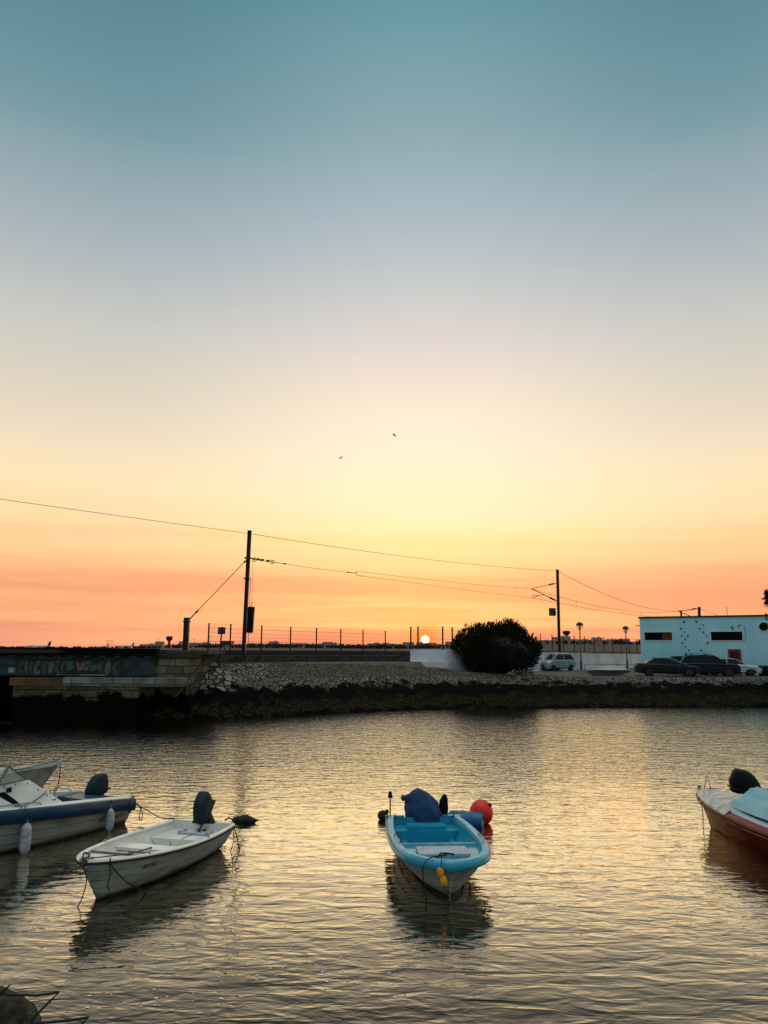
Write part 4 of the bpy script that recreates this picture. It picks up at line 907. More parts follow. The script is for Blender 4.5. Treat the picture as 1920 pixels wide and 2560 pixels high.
# ------------------------------------------------------------ big bush
def leafy(q, rr, c, out, size, wide):
    up_ = (out*.8+Vector((rr.uniform(-.35, .35), rr.uniform(-.35, .35), rr.uniform(.25, .95)))).normalized()*size*rr.uniform(.7, 1.3)
    sd = up_.cross(Vector((rr.uniform(-1, 1), rr.uniform(-1, 1), rr.uniform(-1, 1)))).normalized()*wide
    q.add([c, c+up_*.45+sd, c+up_, c+up_*.45-sd], [(0, 1, 2, 3)])
YB = 60.5; bc = Vector((xat(1243, YB), YB, 1.75))
bush = thing('bush', 'large round dark evergreen bush between the white block and the silver car', 'bush', bc)
rr = random.Random(11)
lobes = []
RX, RY, RZ = 3.55, 2.9, 1.98
for k in range(56):
    a = rr.uniform(0, 2*math.pi); e_ = rr.uniform(-.85, 1.35)
    lobes.append((Vector((RX*.72*math.cos(a)*math.cos(e_*.9), RY*.72*math.sin(a)*math.cos(e_*.9), 2.05+RZ*.72*math.sin(e_))), rr.uniform(.75, 1.15)))
q1 = MB(); q2 = MB()
for c, r_ in lobes:
    for k in range(420):
        d = Vector((rr.gauss(0, 1), rr.gauss(0, 1), rr.gauss(0, 1))).normalized()
        p = c+d*r_*rr.uniform(.55, 1.0)
        if p.z < .1: p.z = .1+rr.random()*.5
        leafy(q1 if rr.random() < .6 else q2, rr, p, (p-Vector((0, 0, 1.6))).normalized(), .26, .035)
for k in range(90):      # stray shoots standing out of the crown
    a = rr.uniform(0, 2*math.pi); e_ = rr.uniform(-.1, 1.3); d0 = Vector((math.cos(a)*math.cos(e_), math.sin(a)*math.cos(e_), math.sin(e_)))
    p0 = Vector((d0.x*RX*.94, d0.y*RY*.94, 2.05+d0.z*RZ*.92)); d1 = (d0*.6+Vector((0, 0, .8))).normalized(); Ls = rr.uniform(.2, .5)
    for j in range(26): leafy(q1, rr, p0+d1*Ls*j/26+Vector((rr.uniform(-.04, .04), rr.uniform(-.04, .04), 0)), d1, .2, .028)
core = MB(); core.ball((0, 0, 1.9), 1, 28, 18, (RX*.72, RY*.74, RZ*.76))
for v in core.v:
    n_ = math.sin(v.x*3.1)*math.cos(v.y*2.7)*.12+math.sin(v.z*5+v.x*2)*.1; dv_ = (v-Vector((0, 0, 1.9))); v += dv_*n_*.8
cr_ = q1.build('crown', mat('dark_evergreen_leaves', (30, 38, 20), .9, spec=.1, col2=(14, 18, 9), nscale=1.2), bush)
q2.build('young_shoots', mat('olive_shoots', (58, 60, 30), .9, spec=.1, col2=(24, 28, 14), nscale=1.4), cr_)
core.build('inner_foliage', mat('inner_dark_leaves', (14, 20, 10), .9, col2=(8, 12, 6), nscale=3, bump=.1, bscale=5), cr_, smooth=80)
q = MB(); 
for a in range(5): q.tube([(0.2*math.cos(a*1.3), .2*math.sin(a*1.3), -.2), (.5*math.cos(a*1.3), .5*math.sin(a*1.3), .8), (1.5*math.cos(a*1.3), 1.3*math.sin(a*1.3), 1.9)], [.16, .11, .04], 8)
q.build('trunk', mat('bush_bark', (50, 40, 30), .9), bush)
# a broad tree beside the building whose twigs reach into the frame at the right
TY = 58.0; tb = Vector((xat(2010, TY), TY, 1.95))
tree = thing('tree', 'dark leafy tree whose twig tips show at the right edge above the building roof', 'tree', tb)
q = MB(); q.tube([(0, 0, 0), (.05, 0, 1.5), (-.1, .1, 3.2), (0, 0, 5.0)], [.22, .17, .13, .08], 10)
for k in range(9):
    a = k*.72; q.tube([(-.05, 0, 2.4+k*.25), (.9*math.cos(a), .9*math.sin(a), 3.6+k*.3), (1.9*math.cos(a), 1.9*math.sin(a), 4.5+k*.22)], [.09, .05, .02], 6)
q.build('trunk', mat('tree_bark', (48, 40, 32), .9, col2=(30, 24, 18), nscale=6), tree)
q = MB(); rr = random.Random(5); target = at(1912, 1497, TY)-tb
cl = [(Vector((rr.uniform(-1.9, 1.9), rr.uniform(-1.9, 1.9), rr.uniform(3.6, 7.0))), rr.uniform(.4, .75)) for k in range(34)]
cl = [c for c in cl if (c[0]-Vector((0, 0, 5.3))).length < 2.3 and c[0].x > -1.5]
for i, dz in enumerate((-.38, -.05, .33)): cl.append((target+Vector((.28, 0, -dz)), .2))
for c, r_ in cl:
    for k in range(int(330*r_)+20):
        d = Vector((rr.gauss(0, 1), rr.gauss(0, 1), rr.gauss(0, 1))).normalized(); p = c+d*r_*rr.uniform(.2, 1)
        leafy(q, rr, p, d, .2, .06)
q.build('crown', mat('dark_evergreen_leaves', (42, 54, 30), .75), tree)
q = MB()
for i, dz in enumerate((-.38, -.05, .33)): q.tube([(-.6, 0, 4.4), target+Vector((.3, 0, -dz))], [.04, .012], 5)
q.build('twigs', mat('tree_bark', (48, 40, 32), .9), tree)

# tufts on the bank top
tf = MB(); rr = random.Random(2)
for k in range(1500):
    p = rr.choice(C_[52:130]); c = Vector((p[0]+rr.uniform(-.6, .6), p[1]+rr.uniform(-.1, .7), p[2]-.02))
    if math.sin(c.x*1.7)+math.sin(c.x*.6+1) < .3: continue
    h_ = rr.uniform(.06, .22); a = rr.uniform(0, 3.14); d = Vector((math.cos(a)*.02, math.sin(a)*.02, 0)); tf.add([c-d, c+d, c+Vector((rr.uniform(-.06, .06), rr.uniform(-.06, .06), h_))], [(0, 1, 2)])
tag(tf.build('grass', mat('dry_grass', (84, 76, 44), .9, col2=(50, 52, 28), nscale=2)), 'dry grass tufts along the top of the stone bank', 'grass', kind='stuff')

# ------------------------------------------------------------ far side: town, trees, airport
M_house = mat('far_white_house', (176, 160, 146), .9, col2=(150, 132, 118), nscale=.05); M_roof = mat('far_clay_roof', (126, 78, 56), .9); M_win = mat('far_window', (40, 40, 46), .4)
def house(px, y, w, h, d, flat, label):
    x = xat(px, y); z = hill(x, y)-.3
    t = thing('house', label, 'house', (x, y, z), group='far houses on the horizon')
    q = MB(); q.box((0, 0, h/2), (w, d, h)); q.build('wall', M_house, t)
    q = MB()
    if flat: q.box((0, 0, h+.2), (w+.4, d+.4, .4)); q.box((w*.2, 0, h+1.0), (w*.25, d*.3, 1.4))
    else: q.prism([(-d/2-.4, h), (d/2+.4, h), (0, h+d*.26)], -w/2-.4, w/2+.4, 'YZ')
    q.build('roof', M_roof if not flat else M_house, t)
    q = MB(); n = max(2, int(w/4))
    for k in range(n): q.box((-w/2+w*(k+.5)/n, -d/2-.02, h*.55), (w/n*.35, .06, h*.3))
    q.build('windows', M_win, t)
rr = random.Random(21)
bands = [(356, 520), (560, 700), (705, 850), (905, 1030), (1040, 1140), (1350, 1460), (1465, 1600)]
names = [('left of the tall line mast', 0), ('near the tall line mast', 1), ('behind the middle of the left fence', 2), ('behind the right end of the left fence', 3), ('beneath the setting sun', 4), ('above the silver car', 5), ('between the two street lamps', 6)]
kinds = [('low flat white', True, (16, 26), (4, 6)), ('wide flat white', True, (30, 46), (5, 8)), ('small tile roofed', False, (9, 14), (4, 5)), ('long tile roofed', False, (18, 30), (4.5, 6)), ('tall flat', True, (10, 16), (9, 12)), ('two storey tile roofed', False, (12, 18), (7, 9))]
for bi, (b0, b1) in enumerate(bands):
    ks = kinds[:]; rr.shuffle(ks); n = 6 if b1-b0 > 90 else 5
    for k in range(n):
        nm, fl_, wr_, hr_ = ks[k % 6]; px = b0+(b1-b0)*(k+.5)/n+rr.uniform(-6, 6); y = rr.uniform(1150, 1500)
        house(px, y, rr.uniform(*wr_), rr.uniform(*hr_), rr.uniform(8, 12), fl_, '%s far house %s' % (nm, names[bi][0]))
# the wooded ridge reads as one mass
wd = MB(); rr = random.Random(4)
for k in range(5200):
    px = rr.uniform(-60, 1980); y = rr.uniform(1120, 1800)
    dens = .35+.65*(math.sin(px*.021)+math.sin(px*.0063+2)+math.sin(px*.09)*.5 > 0.0)
    if px < 330: dens *= .35
    if rr.random() > dens: continue
    x = xat(px, y); z = hill(x, y); h_ = rr.uniform(2.5, 6.5)*(.55 if px < 420 else 1); w_ = rr.uniform(3, 8)
    for j in range(3):
        c = Vector((x+rr.uniform(-w_, w_)*.4, y+rr.uniform(-2, 2), z+h_*rr.uniform(.4, .8))); a = [(w_*.3*rr.uniform(.5, 1.2)*math.cos(t_), 0, h_*.42*rr.uniform(.6, 1.2)*math.sin(t_)) for t_ in [i*math.pi/3 for i in range(6)]]
        b_ = [Vector((p[0]*.6, 2*math.cos(i), p[2]*.6)) for i, p in enumerate(a)]
        wd.add([c+Vector(p) for p in a]+[c+Vector((0, -w_*.25, 0)), c+Vector((0, w_*.25, 0))], [(i, (i+1) % 6, 6) for i in range(6)]+[((i+1) % 6, i, 7) for i in range(6)])
    wd.add([(x-w_*.25, y, z-1), (x+w_*.25, y, z-1), (x+w_*.2, y, z+h_*.6), (x-w_*.2, y, z+h_*.6)], [(0, 1, 2, 3)])
tag(wd.build('woods', mat('far_woods', (44, 40, 26), .95, col2=(28, 28, 18), nscale=.02)), 'far line of dark trees along the horizon hills', 'woods', kind='stuff')
# airport: planes, tower, masts
def plane(px, y, L, rz, label, z=None):
    x = xat(px, y); t = thing('airliner', label, 'airliner', (x, y, hill(x, y)+1.4 if z is None else z), rz, 'airliners parked at the far airport')
    M_pl = mat('airliner_white', (176, 170, 172), .4); M_tail = mat('airliner_tail', (70, 60, 72), .4)
    q = MB(); q.tube([(-L/2, 0, 3.4), (-L*.38, 0, 2.9), (-L*.2, 0, 2.3), (L*.36, 0, 2.2), (L*.46, 0, 2.0), (L/2, 0, 1.6)], [.25, 1.1, 1.85, 1.85, 1.4, .3], 14); q.build('fuselage', M_pl, t, smooth=50)
    q = MB(); q.prism([(-L*.49, 3.4), (-L*.36, 3.6), (-L*.44, 9.4), (-L*.52, 9.6)], -.18, .18); q.build('tail_fin', M_tail, t)
    for s_ in (-1, 1):
        q = MB(); q.prism([(L*.1, s_*1.5), (-L*.08, s_*1.5), (-L*.17, s_*L*.45), (-L*.12, s_*L*.45)], 1.5, 1.75, 'XY'); q.build('wing', M_pl, t)
        q = MB(); q.tube([(L*.1, s_*L*.17, .8), (-L*.02, s_*L*.17, .8)], [1.0, .7], 10); q.build('engine', M_pl, t)
        q = MB(); q.prism([(-L*.38, s_*.5), (-L*.46, s_*.5), (-L*.5, s_*L*.17), (-L*.46, s_*L*.17)], 3.2, 3.4, 'XY'); q.build('tailplane', M_pl, t)
    q = MB()
    for lx, ly in ((L*.38, 0), (-L*.04, 2.6), (-L*.04, -2.6)): q.tube([(lx, ly, 1), (lx, ly, -1.2)], .25, 6)
    q.build('landing_gear', M_dark, t)
plane(92, 1050, 33, R(188), 'largest far airliner with dark tail fin, above the left end of the bridge', 2.2)
plane(254, 1500, 26, R(170), 'small dark airliner near the tiny gantry on the horizon', 2.2); plane(312, 1350, 28, R(186), 'airliner with raised fin beside the dark round tree clump on the horizon', 3.6)
def simple(name, label, cat, px, y, parts):
    x = xat(px, y); t = thing(name, label, cat, (x, y, hill(x, y)-.5))
    for nm, mb_, mt_ in parts: mb_.build(nm, mt_, t)
    return t
simple('control_tower', 'far airport control tower with wide dark cabin, left of the anchor post', 'tower', 421, 1200, [('shaft', MB().lathe([(2.0, 0), (1.7, 11.5)], (0, 0, 0), 12), M_dark), ('cabin', MB().lathe([(2.6, 11.2), (4.0, 12.6), (4.6, 13), (4.9, 17.5), (4.9, 18.2), (1, 18.5)], (0, 0, 0), 16), M_dark)])
simple('water_tower', 'far mushroom shaped water tower right of the middle line mast', 'tower', 1418, 1500, [('shaft', MB().lathe([(2.2, 0), (1.6, 18)], (0, 0, 0), 12), M_dark), ('tank', MB().lathe([(1.6, 17), (7.5, 23), (7.5, 26), (2, 27.5)], (0, 0, 0), 18), M_dark)])
gq = MB()
for k in (0, 3, 6, 9, 12): gq.tube([(k-6, 0, 0), (k-6, 0, 12.6)], .16, 5)
gq.box((0, 0, 12.7), (14, .5, .4)); gq.box((0, 0, 9.5), (13, .3, .2))
simple('approach_gantry', 'tiny far gantry frame standing on the horizon by the small airliner', 'gantry', 273, 1300, [('frame', gq, M_dark)])
for px, hh_, lab in ((393, 15, 'thin far lamp mast just left of the control tower'), (523, 17, 'thin far mast with crossbar by the square sign'), (484, 14, 'far thin aerial on the mound right of the anchor post')):
    simple('far_mast', lab, 'mast', px, 1200, [('pole', MB().tube([(0, 0, 0), (0, 0, hh_)], .22, 5), M_dark), ('crossbar', MB().box((0, 0, hh_-.4), (3.2, .4, .4)), M_dark)])
# two gulls
def gull(p, span, roll, heading, bend, label):
    t = thing('gull', label, 'bird', p, 0, 'gulls in the sky'); t.rotation_euler = (0, roll, heading)
    M_g = mat('gull_feathers', (60, 54, 50), .8)
    q = MB(); q.tube([(0, -.2, 0), (0, -.1, .01), (0, .08, .015), (0, .17, .02), (0, .24, .01)], [.01, .05, .055, .03, .008], 8)
    for s_ in (-1, 1):
        q.loft([[Vector((0, .10, .02)), Vector((0, .0, .045)), Vector((0, -.08, .02))], [Vector((s_*span*.22, .11, .02+bend)), Vector((s_*span*.22, .02, .035+bend)), Vector((s_*span*.22, -.06, .02+bend))], [Vector((s_*span*.5, -.03, bend*.2)), Vector((s_*span*.5, -.05, .01+bend*.2)), Vector((s_*span*.5, -.08, bend*.2))]])
    q.add([(-.03, -.18, 0), (.03, -.18, 0), (.06, -.3, 0), (-.06, -.3, 0)], [(0, 1, 2, 3)])
    q.build('body', M_g, t, smooth=60)
gull(at(853, 1145, 66), .62, R(-38), R(25), .10, 'lower left gull gliding in the sky'); gull(at(985, 1088, 60), .5, R(50), R(-30), .07, 'upper right gull banking in the sky')
# ------------------------------------------------------------ boats
M_lapshade = mat('lap_shade_paint', (44, 46, 42), .8)  # dark colour painting the shade beneath the hull laps
class Hull:
    """local axes: x forward (0 at the transom), y to port, z up, z=0 at the waterline"""
    def __init__(s, L, Bd, zs, zk, rake, Bw=None, full=2.6, fullw=2.0, ps=.62, pb=1.15, stern=.86, twl=.30, rk=3.0):
        s.L, s.Bd, s.zs, s.zk, s.rake = L, Bd, zs, zk, rake
        s.Bw = Bw or Bd*.86; s.full, s.fullw, s.ps, s.pb, s.stern, s.rk = full, fullw, ps, pb, stern, rk
    def plan(s, t, full, B):
        a = s.stern+(1-s.stern)*math.sin(min(1, t/.45)*math.pi/2)
        return B*a*max(0, 1-max(0, (t-.3)/.7)**full)**(.62)
    def P(s, t, u, off=0.0, side=1):
        zs = s.zs(t); zk = s.zk(t)
        p = s.ps+(s.pb-s.ps)*t**2
        th = u*math.pi/2
        fy = math.sin(th)**p; fz = (1-math.cos(th))**(.9+.25*t)
        z = zk+(zs-zk)*fz
        w = s.plan(t, s.fullw, s.Bw)*(1-fz)+s.plan(t, s.full, s.Bd)*fz
        x = t*(s.L-s.rake)+s.rake*t**s.rk*fz
        return Vector((x, side*(w*fy+(off if w > .02 else off*.5)), z))
    def half(s, x, z):
        t = min(.999, max(0, x/s.L))
        for _ in range(8):
            lo, hi = 0.0, 1.0
            for _ in range(18):
                m_ = (lo+hi)/2
                if s.P(t, m_).z < z: lo = m_
                else: hi = m_
            p = s.P(t, (lo+hi)/2); t = min(1.0, max(0, t+(x-p.x)/s.L))
        return 0.0 if x > p.x+.015 else max(0.0, p.y)
def build_hull(h, root, material, strakes=5, lap=.016, n=36, name='hull', u0=.0, groove=False):
    q = MB(); bounds = [0.0]+[.30+.70*k/strakes for k in range(strakes+1)]
    ts = [i/n for i in range(n+1)]; ts = [1-(1-t)**1.35 for t in ts]
    for side in (1, -1):
        secs = []
        for t in ts:
            row = []
            for k in range(len(bounds)-1):
                a, b = bounds[k], bounds[k+1]
                lp = lap if k > 0 else 0
                if k > 0 and lap: a += .010
                for j in range(3):
                    f = j/2; row.append(h.P(t, a+(b-a)*f, lp*(1-f), side))
                if k < len(bounds)-2: pass
            secs.append(row)
        q.loft(secs)
    # transom
    port = [h.P(0, u, 0, 1) for u in (0, .15, .3, .45, .6, .75, .9, 1)]; stb = [h.P(0, u, 0, -1) for u in (1, .9, .75, .6, .45, .3, .15)]
    q.add(port+stb, [tuple(range(len(port+stb)))])
    o = q.build(name, material, root, smooth=24)
    if lap:      # shade line under each lapped plank, painted as a dark colour
        o.data.materials.append(M_lapshade); hts = set()
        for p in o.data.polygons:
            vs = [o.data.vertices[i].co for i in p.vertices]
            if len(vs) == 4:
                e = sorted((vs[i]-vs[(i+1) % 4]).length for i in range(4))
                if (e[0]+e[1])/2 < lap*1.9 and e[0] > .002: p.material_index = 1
    return o
def rim_path(h, n=40, dz=0.0, off=0.0):
    ts = [1-(1-i/n)**1.5 for i in range(n+1)]
    port = [h.P(t, 1, off, 1)+Vector((0, 0, dz)) for t in ts]; stb = [h.P(t, 1, off, -1)+Vector((0, 0, dz)) for t in reversed(ts[:-1])]
    port[-1].y = 0
    return port+stb
def sweep(path, prof):
    secs = []
    n = len(path)
    for i, p in enumerate(path):
        d = path[min(i+1, n-1)]-path[max(i-1, 0)]; d.z = 0; d.normalize()
        inw = Vector((d.y, -d.x, 0))           # path runs port stern -> bow -> starboard stern: inside is to its right
        secs.append([p+inw*a+Vector((0, 0, b)) for a, b in prof])
    return secs
def deck(h, x0, x1, z_top, z_bot, inset, n=14, crown=0.0):
    """a solid platform fitted between the inner sides of the hull"""
    q = MB(); secs = []
    for i in range(n+1):
        x = x0+(x1-x0)*i/n
        zb_ = z_bot
        while zb_ < z_top-.02 and h.half(x+.03, zb_) < inset*.6+.02: zb_ += .02
        wt = max(.005, h.half(x, z_top)-inset); wb_ = max(.004, min(wt, h.half(x, zb_)-inset))
        secs.append([Vector((x, -wb_, zb_)), Vector((x, -wt, z_top)), Vector((x, 0, z_top+crown)), Vector((x, wt, z_top)), Vector((x, wb_, zb_))])
    q.loft(secs, closed_ring=True, caps=True); return q
def liner(h, material, root, th=.05, zf=.05, n=30, tmax=.985, name='inner_shell'):
    q = MB(); ts = [.01+(tmax-.01)*i/n for i in range(n+1)]
    for side in (1, -1):
        secs = []
        for t in ts:
            u0 = 0.0
            for k in range(60):
                if h.P(t, k/60).z >= zf: u0 = k/60; break
            row = [h.P(t, u0, -th, side)*Vector((1, 0, 1))]
            for j in range(9):
                u = u0+(1-u0)*j/8; v = h.P(t, u, 0, side); v.y = side*max(.003, abs(v.y)-th); row.append(v)
            secs.append(row)
        q.loft(secs)
    p = [h.P(.012, u, 0, 1) for u in [k/10 for k in range(1, 11)]]; p = [Vector((v.x, max(0, v.y-th), v.z)) for v in p]
    q.add(p+[Vector((v.x, -v.y, v.z)) for v in reversed(p)], [tuple(range(2*len(p)))])
    return q.build(name, material, root, smooth=40)
def outboard(root_name, label, loc, rz, tilt, scale=1.0, cowl=M_cowl, group=None, lettering=True, yaw=0.0):
    """origin at the transom clamp; forward +x; leg hangs aft of the transom"""
    t = thing(root_name, label, 'outboard motor', loc, rz, group)
    Mt = Matrix.Rotation(yaw, 4, 'Z') @ Matrix.Rotation(tilt, 4, 'Y') @ Matrix.Scale(scale, 4)
    q = MB(); secs = []
    for z, x0, x1, w in ((.14, -.34, .06, .10), (.17, -.42, .10, .13), (.30, -.45, .13, .145), (.44, -.45, .04, .14), (.535, -.43, -.06, .13), (.575, -.40, -.13, .11), (.59, -.35, -.18, .07)):
        cx = (x0+x1)/2; hx = (x1-x0)/2
        secs.append([Vector((cx+hx*math.copysign(abs(math.cos(a))**.55, math.cos(a)), w*math.copysign(abs(math.sin(a))**.6, math.sin(a)), z)) for a in [2*math.pi*k/20 for k in range(20)]])
    q.loft(secs, closed_ring=True, caps=True); q.xf(Mt); cw_ = q.build('cowl', cowl, t, smooth=45)
    q = MB(); q.box((-.17, 0, .235), (.56, .302, .018)); q.box((-.44, 0, .35), (.04, .12, .1)); q.xf(Mt); q.build('cowl_band', M_rubber, cw_)
    q = MB(); secs = []
    for z, x0, x1, w in ((.16, -.36, -.02, .09), (.02, -.34, -.10, .06), (-.25, -.34, -.13, .05), (-.48, -.36, -.13, .045), (-.50, -.46, -.10, .085), (-.52, -.46, -.10, .085), (-.55, -.38, -.14, .04), (-.66, -.40, -.14, .05), (-.72, -.42, -.12, .06), (-.78, -.38, -.16, .035), (-.92, -.33, -.26, .008)):
        secs.append([Vector(((x0+x1)/2+(x1-x0)/2*math.cos(a), w*math.sin(a), z)) for a in [2*math.pi*k/14 for k in range(14)]])
    q.loft(secs, closed_ring=True, caps=True); q.xf(Mt); q.build('leg', M_black, t, smooth=40)
    q = MB()
    for k in range(3):
        a0 = 2*math.pi*k/3; q.add([Vector((-.44, .02*math.cos(a0), -.70+.02*math.sin(a0))), Vector((-.42, .12*math.cos(a0-.35), -.70+.12*math.sin(a0-.35))), Vector((-.45, .13*math.cos(a0), -.70+.13*math.sin(a0))), Vector((-.48, .11*math.cos(a0+.4), -.70+.11*math.sin(a0+.4)))], [(0, 1, 2, 3)])
    q.lathe([(.03, -.06), (.035, 0), (.01, .05)], (-.45, 0, -.70), 10, rot=Matrix.Rotation(R(90), 3, 'Y')); q.xf(Mt); q.build('propeller', M_dark, t)
    q = MB()
    for s_ in (-1, 1): q.box((0, s_*.075, -.02), (.05, .03, .26)); q.box((-.09, s_*.075, .06), (.16, .03, .06)); q.tube([(.03, s_*.07, -.05), (.12, s_*.07, -.05)], .012, 6); q.box((.13, s_*.07, -.05), (.015, .06, .02))
    q.box((-.03, 0, .08), (.05, .2, .05)); q.xf(Matrix.Scale(scale, 4)); q.build('clamp_bracket', M_black, t)
    q = MB(); q.tube([(.04, .04, .16), (.3, .06, .2), (.55, .07, .22)], [.018, .018, .026], 8); q.xf(Mt); q.build('tiller', M_rubber, t)
    return t, Mt
def fender(label, top, r, L, grp, rope_up, tilt=(0, 0), name='fender'):
    t = thing(name, label, 'fender', top-Vector((0, 0, L)), 0, grp)
    q = MB(); q.lathe([(.012, 0), (r*.35, .02), (r*.8, .07), (r, .13), (r*1.02, L*.5), (r, L-.13), (r*.8, L-.07), (r*.35, L-.02), (.012, L)], (0, 0, 0), 18)
    q.build('body', M_fender, t, smooth=60)
    q = MB(); q.lathe([(.02, L-.03), (.035, L), (.03, L+.05), (.012, L+.06)], (0, 0, 0), 10); q.lathe([(.01, -.05), (.03, -.03), (.03, .02)], (0, 0, 0), 10); q.build('eyelets', mat('fender_end', (88, 104, 96), .5), t)
    q = MB(); q.tube([(0, 0, L+.04), (.005, .01, L+.1), tuple(rope_up-t.location)], .008, 6); q.build('lanyard', M_rope, t)
    return t
def rope(label, pts, r=.009, material=None, grp=None, name='rope', cat='rope'):
    pts = [Vector(p) for p in pts]; q = MB(); out = []
    for i in range(len(pts)-1):
        p0 = pts[max(0, i-1)]; p1 = pts[i]; p2 = pts[i+1]; p3 = pts[min(len(pts)-1, i+2)]
        for j in range(6):
            t = j/6; out.append(.5*((2*p1)+(-p0+p2)*t+(2*p0-5*p1+4*p2-p3)*t*t+(-p0+3*p1-3*p2+p3)*t**3))
    out.append(pts[-1]); q.tube(out, r, 6); return tag(q.build(name, material or M_rope, loc=pts[0], smooth=60), label, cat, grp)
def coil(c, r0, turns, rr_=.01, seed=0, flat=.3):
    rg_ = random.Random(seed); return [Vector(c)+Vector((r0*math.cos(a)*rg_.uniform(.7, 1.1), r0*math.sin(a)*rg_.uniform(.7, 1.1), rg_.uniform(-.3, .6)*r0*flat+.01)) for a in [k*.8 for k in range(int(turns*8))]]
def worldof(root, p): return Matrix.Translation(root.location) @ Matrix.Rotation(root.rotation_euler.z, 4, 'Z') @ Vector(p)

# ---- the turquoise dinghy in the middle
hc = Hull(3.9, .82, lambda t: .50+.10*t**1.6, lambda t: -.16+.10*t**3, .45, Bw=.62, full=5.2, fullw=2.1, stern=.87, ps=.6, pb=1.0, rk=2.2)
tc_ = thing('dinghy', 'turquoise and white dinghy with a tarp covered outboard, alone in the middle of the water', 'boat', DINGHY_LOC, DINGHY_RZ)
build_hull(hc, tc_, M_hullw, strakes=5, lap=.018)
liner(hc, M_teal, tc_, th=.085, zf=.06)
path = rim_path(hc, 44)
q = MB(); q.loft(sweep(path, [(.0, -.10), (-.035, -.105), (-.05, -.09), (-.045, -.01), (-.03, .022), (-.005, .034)]), caps=False); rm = q.build('rim_band', M_teal, tc_, smooth=50)
q = MB(); q.loft(sweep(path, [(-.006, .0345), (.02, .038), (.085, .036), (.097, .03), (.10, -.06)])); q.build('rim_top', M_tealtop, tc_, smooth=50)
# transom top with cut-out for the motor
zt_ = hc.zs(0)
q = MB(); wt = hc.P(0, 1).y
for s_ in (-1, 1): q.box((-.01, s_*(wt+.02+.33)/2+ (s_*.06), zt_-.06), (.09, wt-.33, .19))
q.box((-.01, 0, zt_-.18), (.085, .78, .1)); 
for s_ in (-1, 1): q.prism([(s_*.30, zt_-.22), (s_*.44, zt_-.22), (s_*.44, zt_+.035)], -.055, .035, 'YZ')
q.build('transom', M_teal, tc_)
dk = deck(hc, 2.20, 3.80, .46, .10, .09).build('foredeck', M_teal, tc_, smooth=30)
q = MB(); q.box((2.72, 0, .49), (.52, .88, .06)); bmx = q.build('hatch', M_hatch, dk)
md = bmx.modifiers.new('b', 'BEVEL'); md.width = .012; md.segments = 2
q = MB(); hw_ = hc.half(2.2, .5)-.1; q.box((2.185, 0, .47), (.04, 2*hw_, .07)); q.build('bulkhead_lip', M_tealtop, tc_)
dk = deck(hc, .05, .60, .36, .05, .09).build('stern_bench', M_teal, tc_, smooth=30)
q = MB(); q.box((.40, 0, .40), (.34, .76, .08)); q.build('locker_lid', M_teal, dk)
deck(hc, .6, 2.3, .075, -.0, .09).build('floor', M_teal, tc_, smooth=30)
for s_ in (-1, 1):
    q = MB(); q.box((1.4, s_*(.47), .14), (1.55, .10, .14)); q.build('side_bench', M_teal, tc_)
q = MB(); q.tube([(1.55, .50, .27), (1.55, .47, .36), (1.75, .47, .36), (1.75, .50, .27)], .018, 6); q.build('oarlock_bracket', M_tealtop, tc_)
for s_ in (-1, 1):
    q = MB(); a = hc.P(.54, 1, -.05, s_)+Vector((0, 0, .04)); b = hc.P(.70, 1, -.06, s_)+Vector((0, 0, .04)); q.tube([a, a+Vector((.01, 0, .055)), b+Vector((-.01, 0, .055)), b], .011, 8); q.build('grab_rail', M_steel, tc_, smooth=60)
bx_ = hc.P(1, 1).x
q = MB(); q.lathe([(.03, 0), (.025, .03), (.05, .04), (.05, .055), (.01, .06)], (bx_-.22, -.06, hc.zs(1)+.04), 12); q.box((bx_-.22, -.06, hc.zs(1)+.075), (.03, .13, .022)); q.build('bow_cleat', M_steel, tc_, smooth=40)
q = MB(); c = Vector((bx_-.17, .17, hc.zs(1)+.06)); q.tube([c+Vector((0, .03*math.cos(a), .03*math.sin(a)+.01)) for a in [2*math.pi*k/12 for k in range(12)]], .007, 6, closed=True); q.build('bow_ring', M_steel, tc_)
q = MB(); st_ = [hc.P(.992, u, .0, 0)+Vector((.012, 0, 0)) for u in [k/10 for k in range(0, 10)]]
q.tube(st_, .018, 6); q.build('stem_strip', mat('pale_stem', (176, 180, 178), .4), tc_, smooth=60)
q = MB(); hbx = -.55; q.tube([(.10, -.70, zt_), (.10, -.70, zt_+.40)], .014, 8); q.lathe([(.03, .40), (.05, .405), (.05, .45), (.04, .46), (.035, .52), (.01, .53)], (.10, -.70, zt_), 12); q.build('stern_light', M_black, tc_, smooth=40)
for px_, py_ in ((.06, .62), (.12, -.60), (.08, -.76)):
    q = MB(); q.tube([(px_, py_, zt_), (px_, py_, zt_+.09)], [.02, .008], 6); q.build('rowlock_pin', M_dark, tc_)
# motor under a tarpaulin, tilted up
mw = worldof(tc_, (-.02, .02, zt_-.12))
om, Mt = outboard('outboard_motor', 'outboard motor wrapped in a blue tarpaulin, raised on the stern of the turquoise dinghy', mw, DINGHY_RZ, R(0), .72, M_black, yaw=R(0))
q = MB(); rr = random.Random(9); secs = []
lv = [(.03, .26, .20), (.05, .36, .27), (.14, .36, .27), (.24, .345, .26), (.36, .30, .24), (.48, .235, .20), (.57, .15, .14), (.62, .07, .07), (.635, .01, .01)]
for z, rx, ry in lv:
    secs.append([Vector((-.12+ry*math.sin(a)*(1+.05*math.sin(7*a+z*4)), .02+rx*math.cos(a)*(1+.05*math.sin(5*a+z*6)+.06*math.sin(9*a+1)*(1-z))-.22*z, z*1.05+.02*math.sin(3*a)*(z < .1))) for a in [2*math.pi*k/64 for k in range(64)]])
q.loft(secs, closed_ring=True, caps=True)
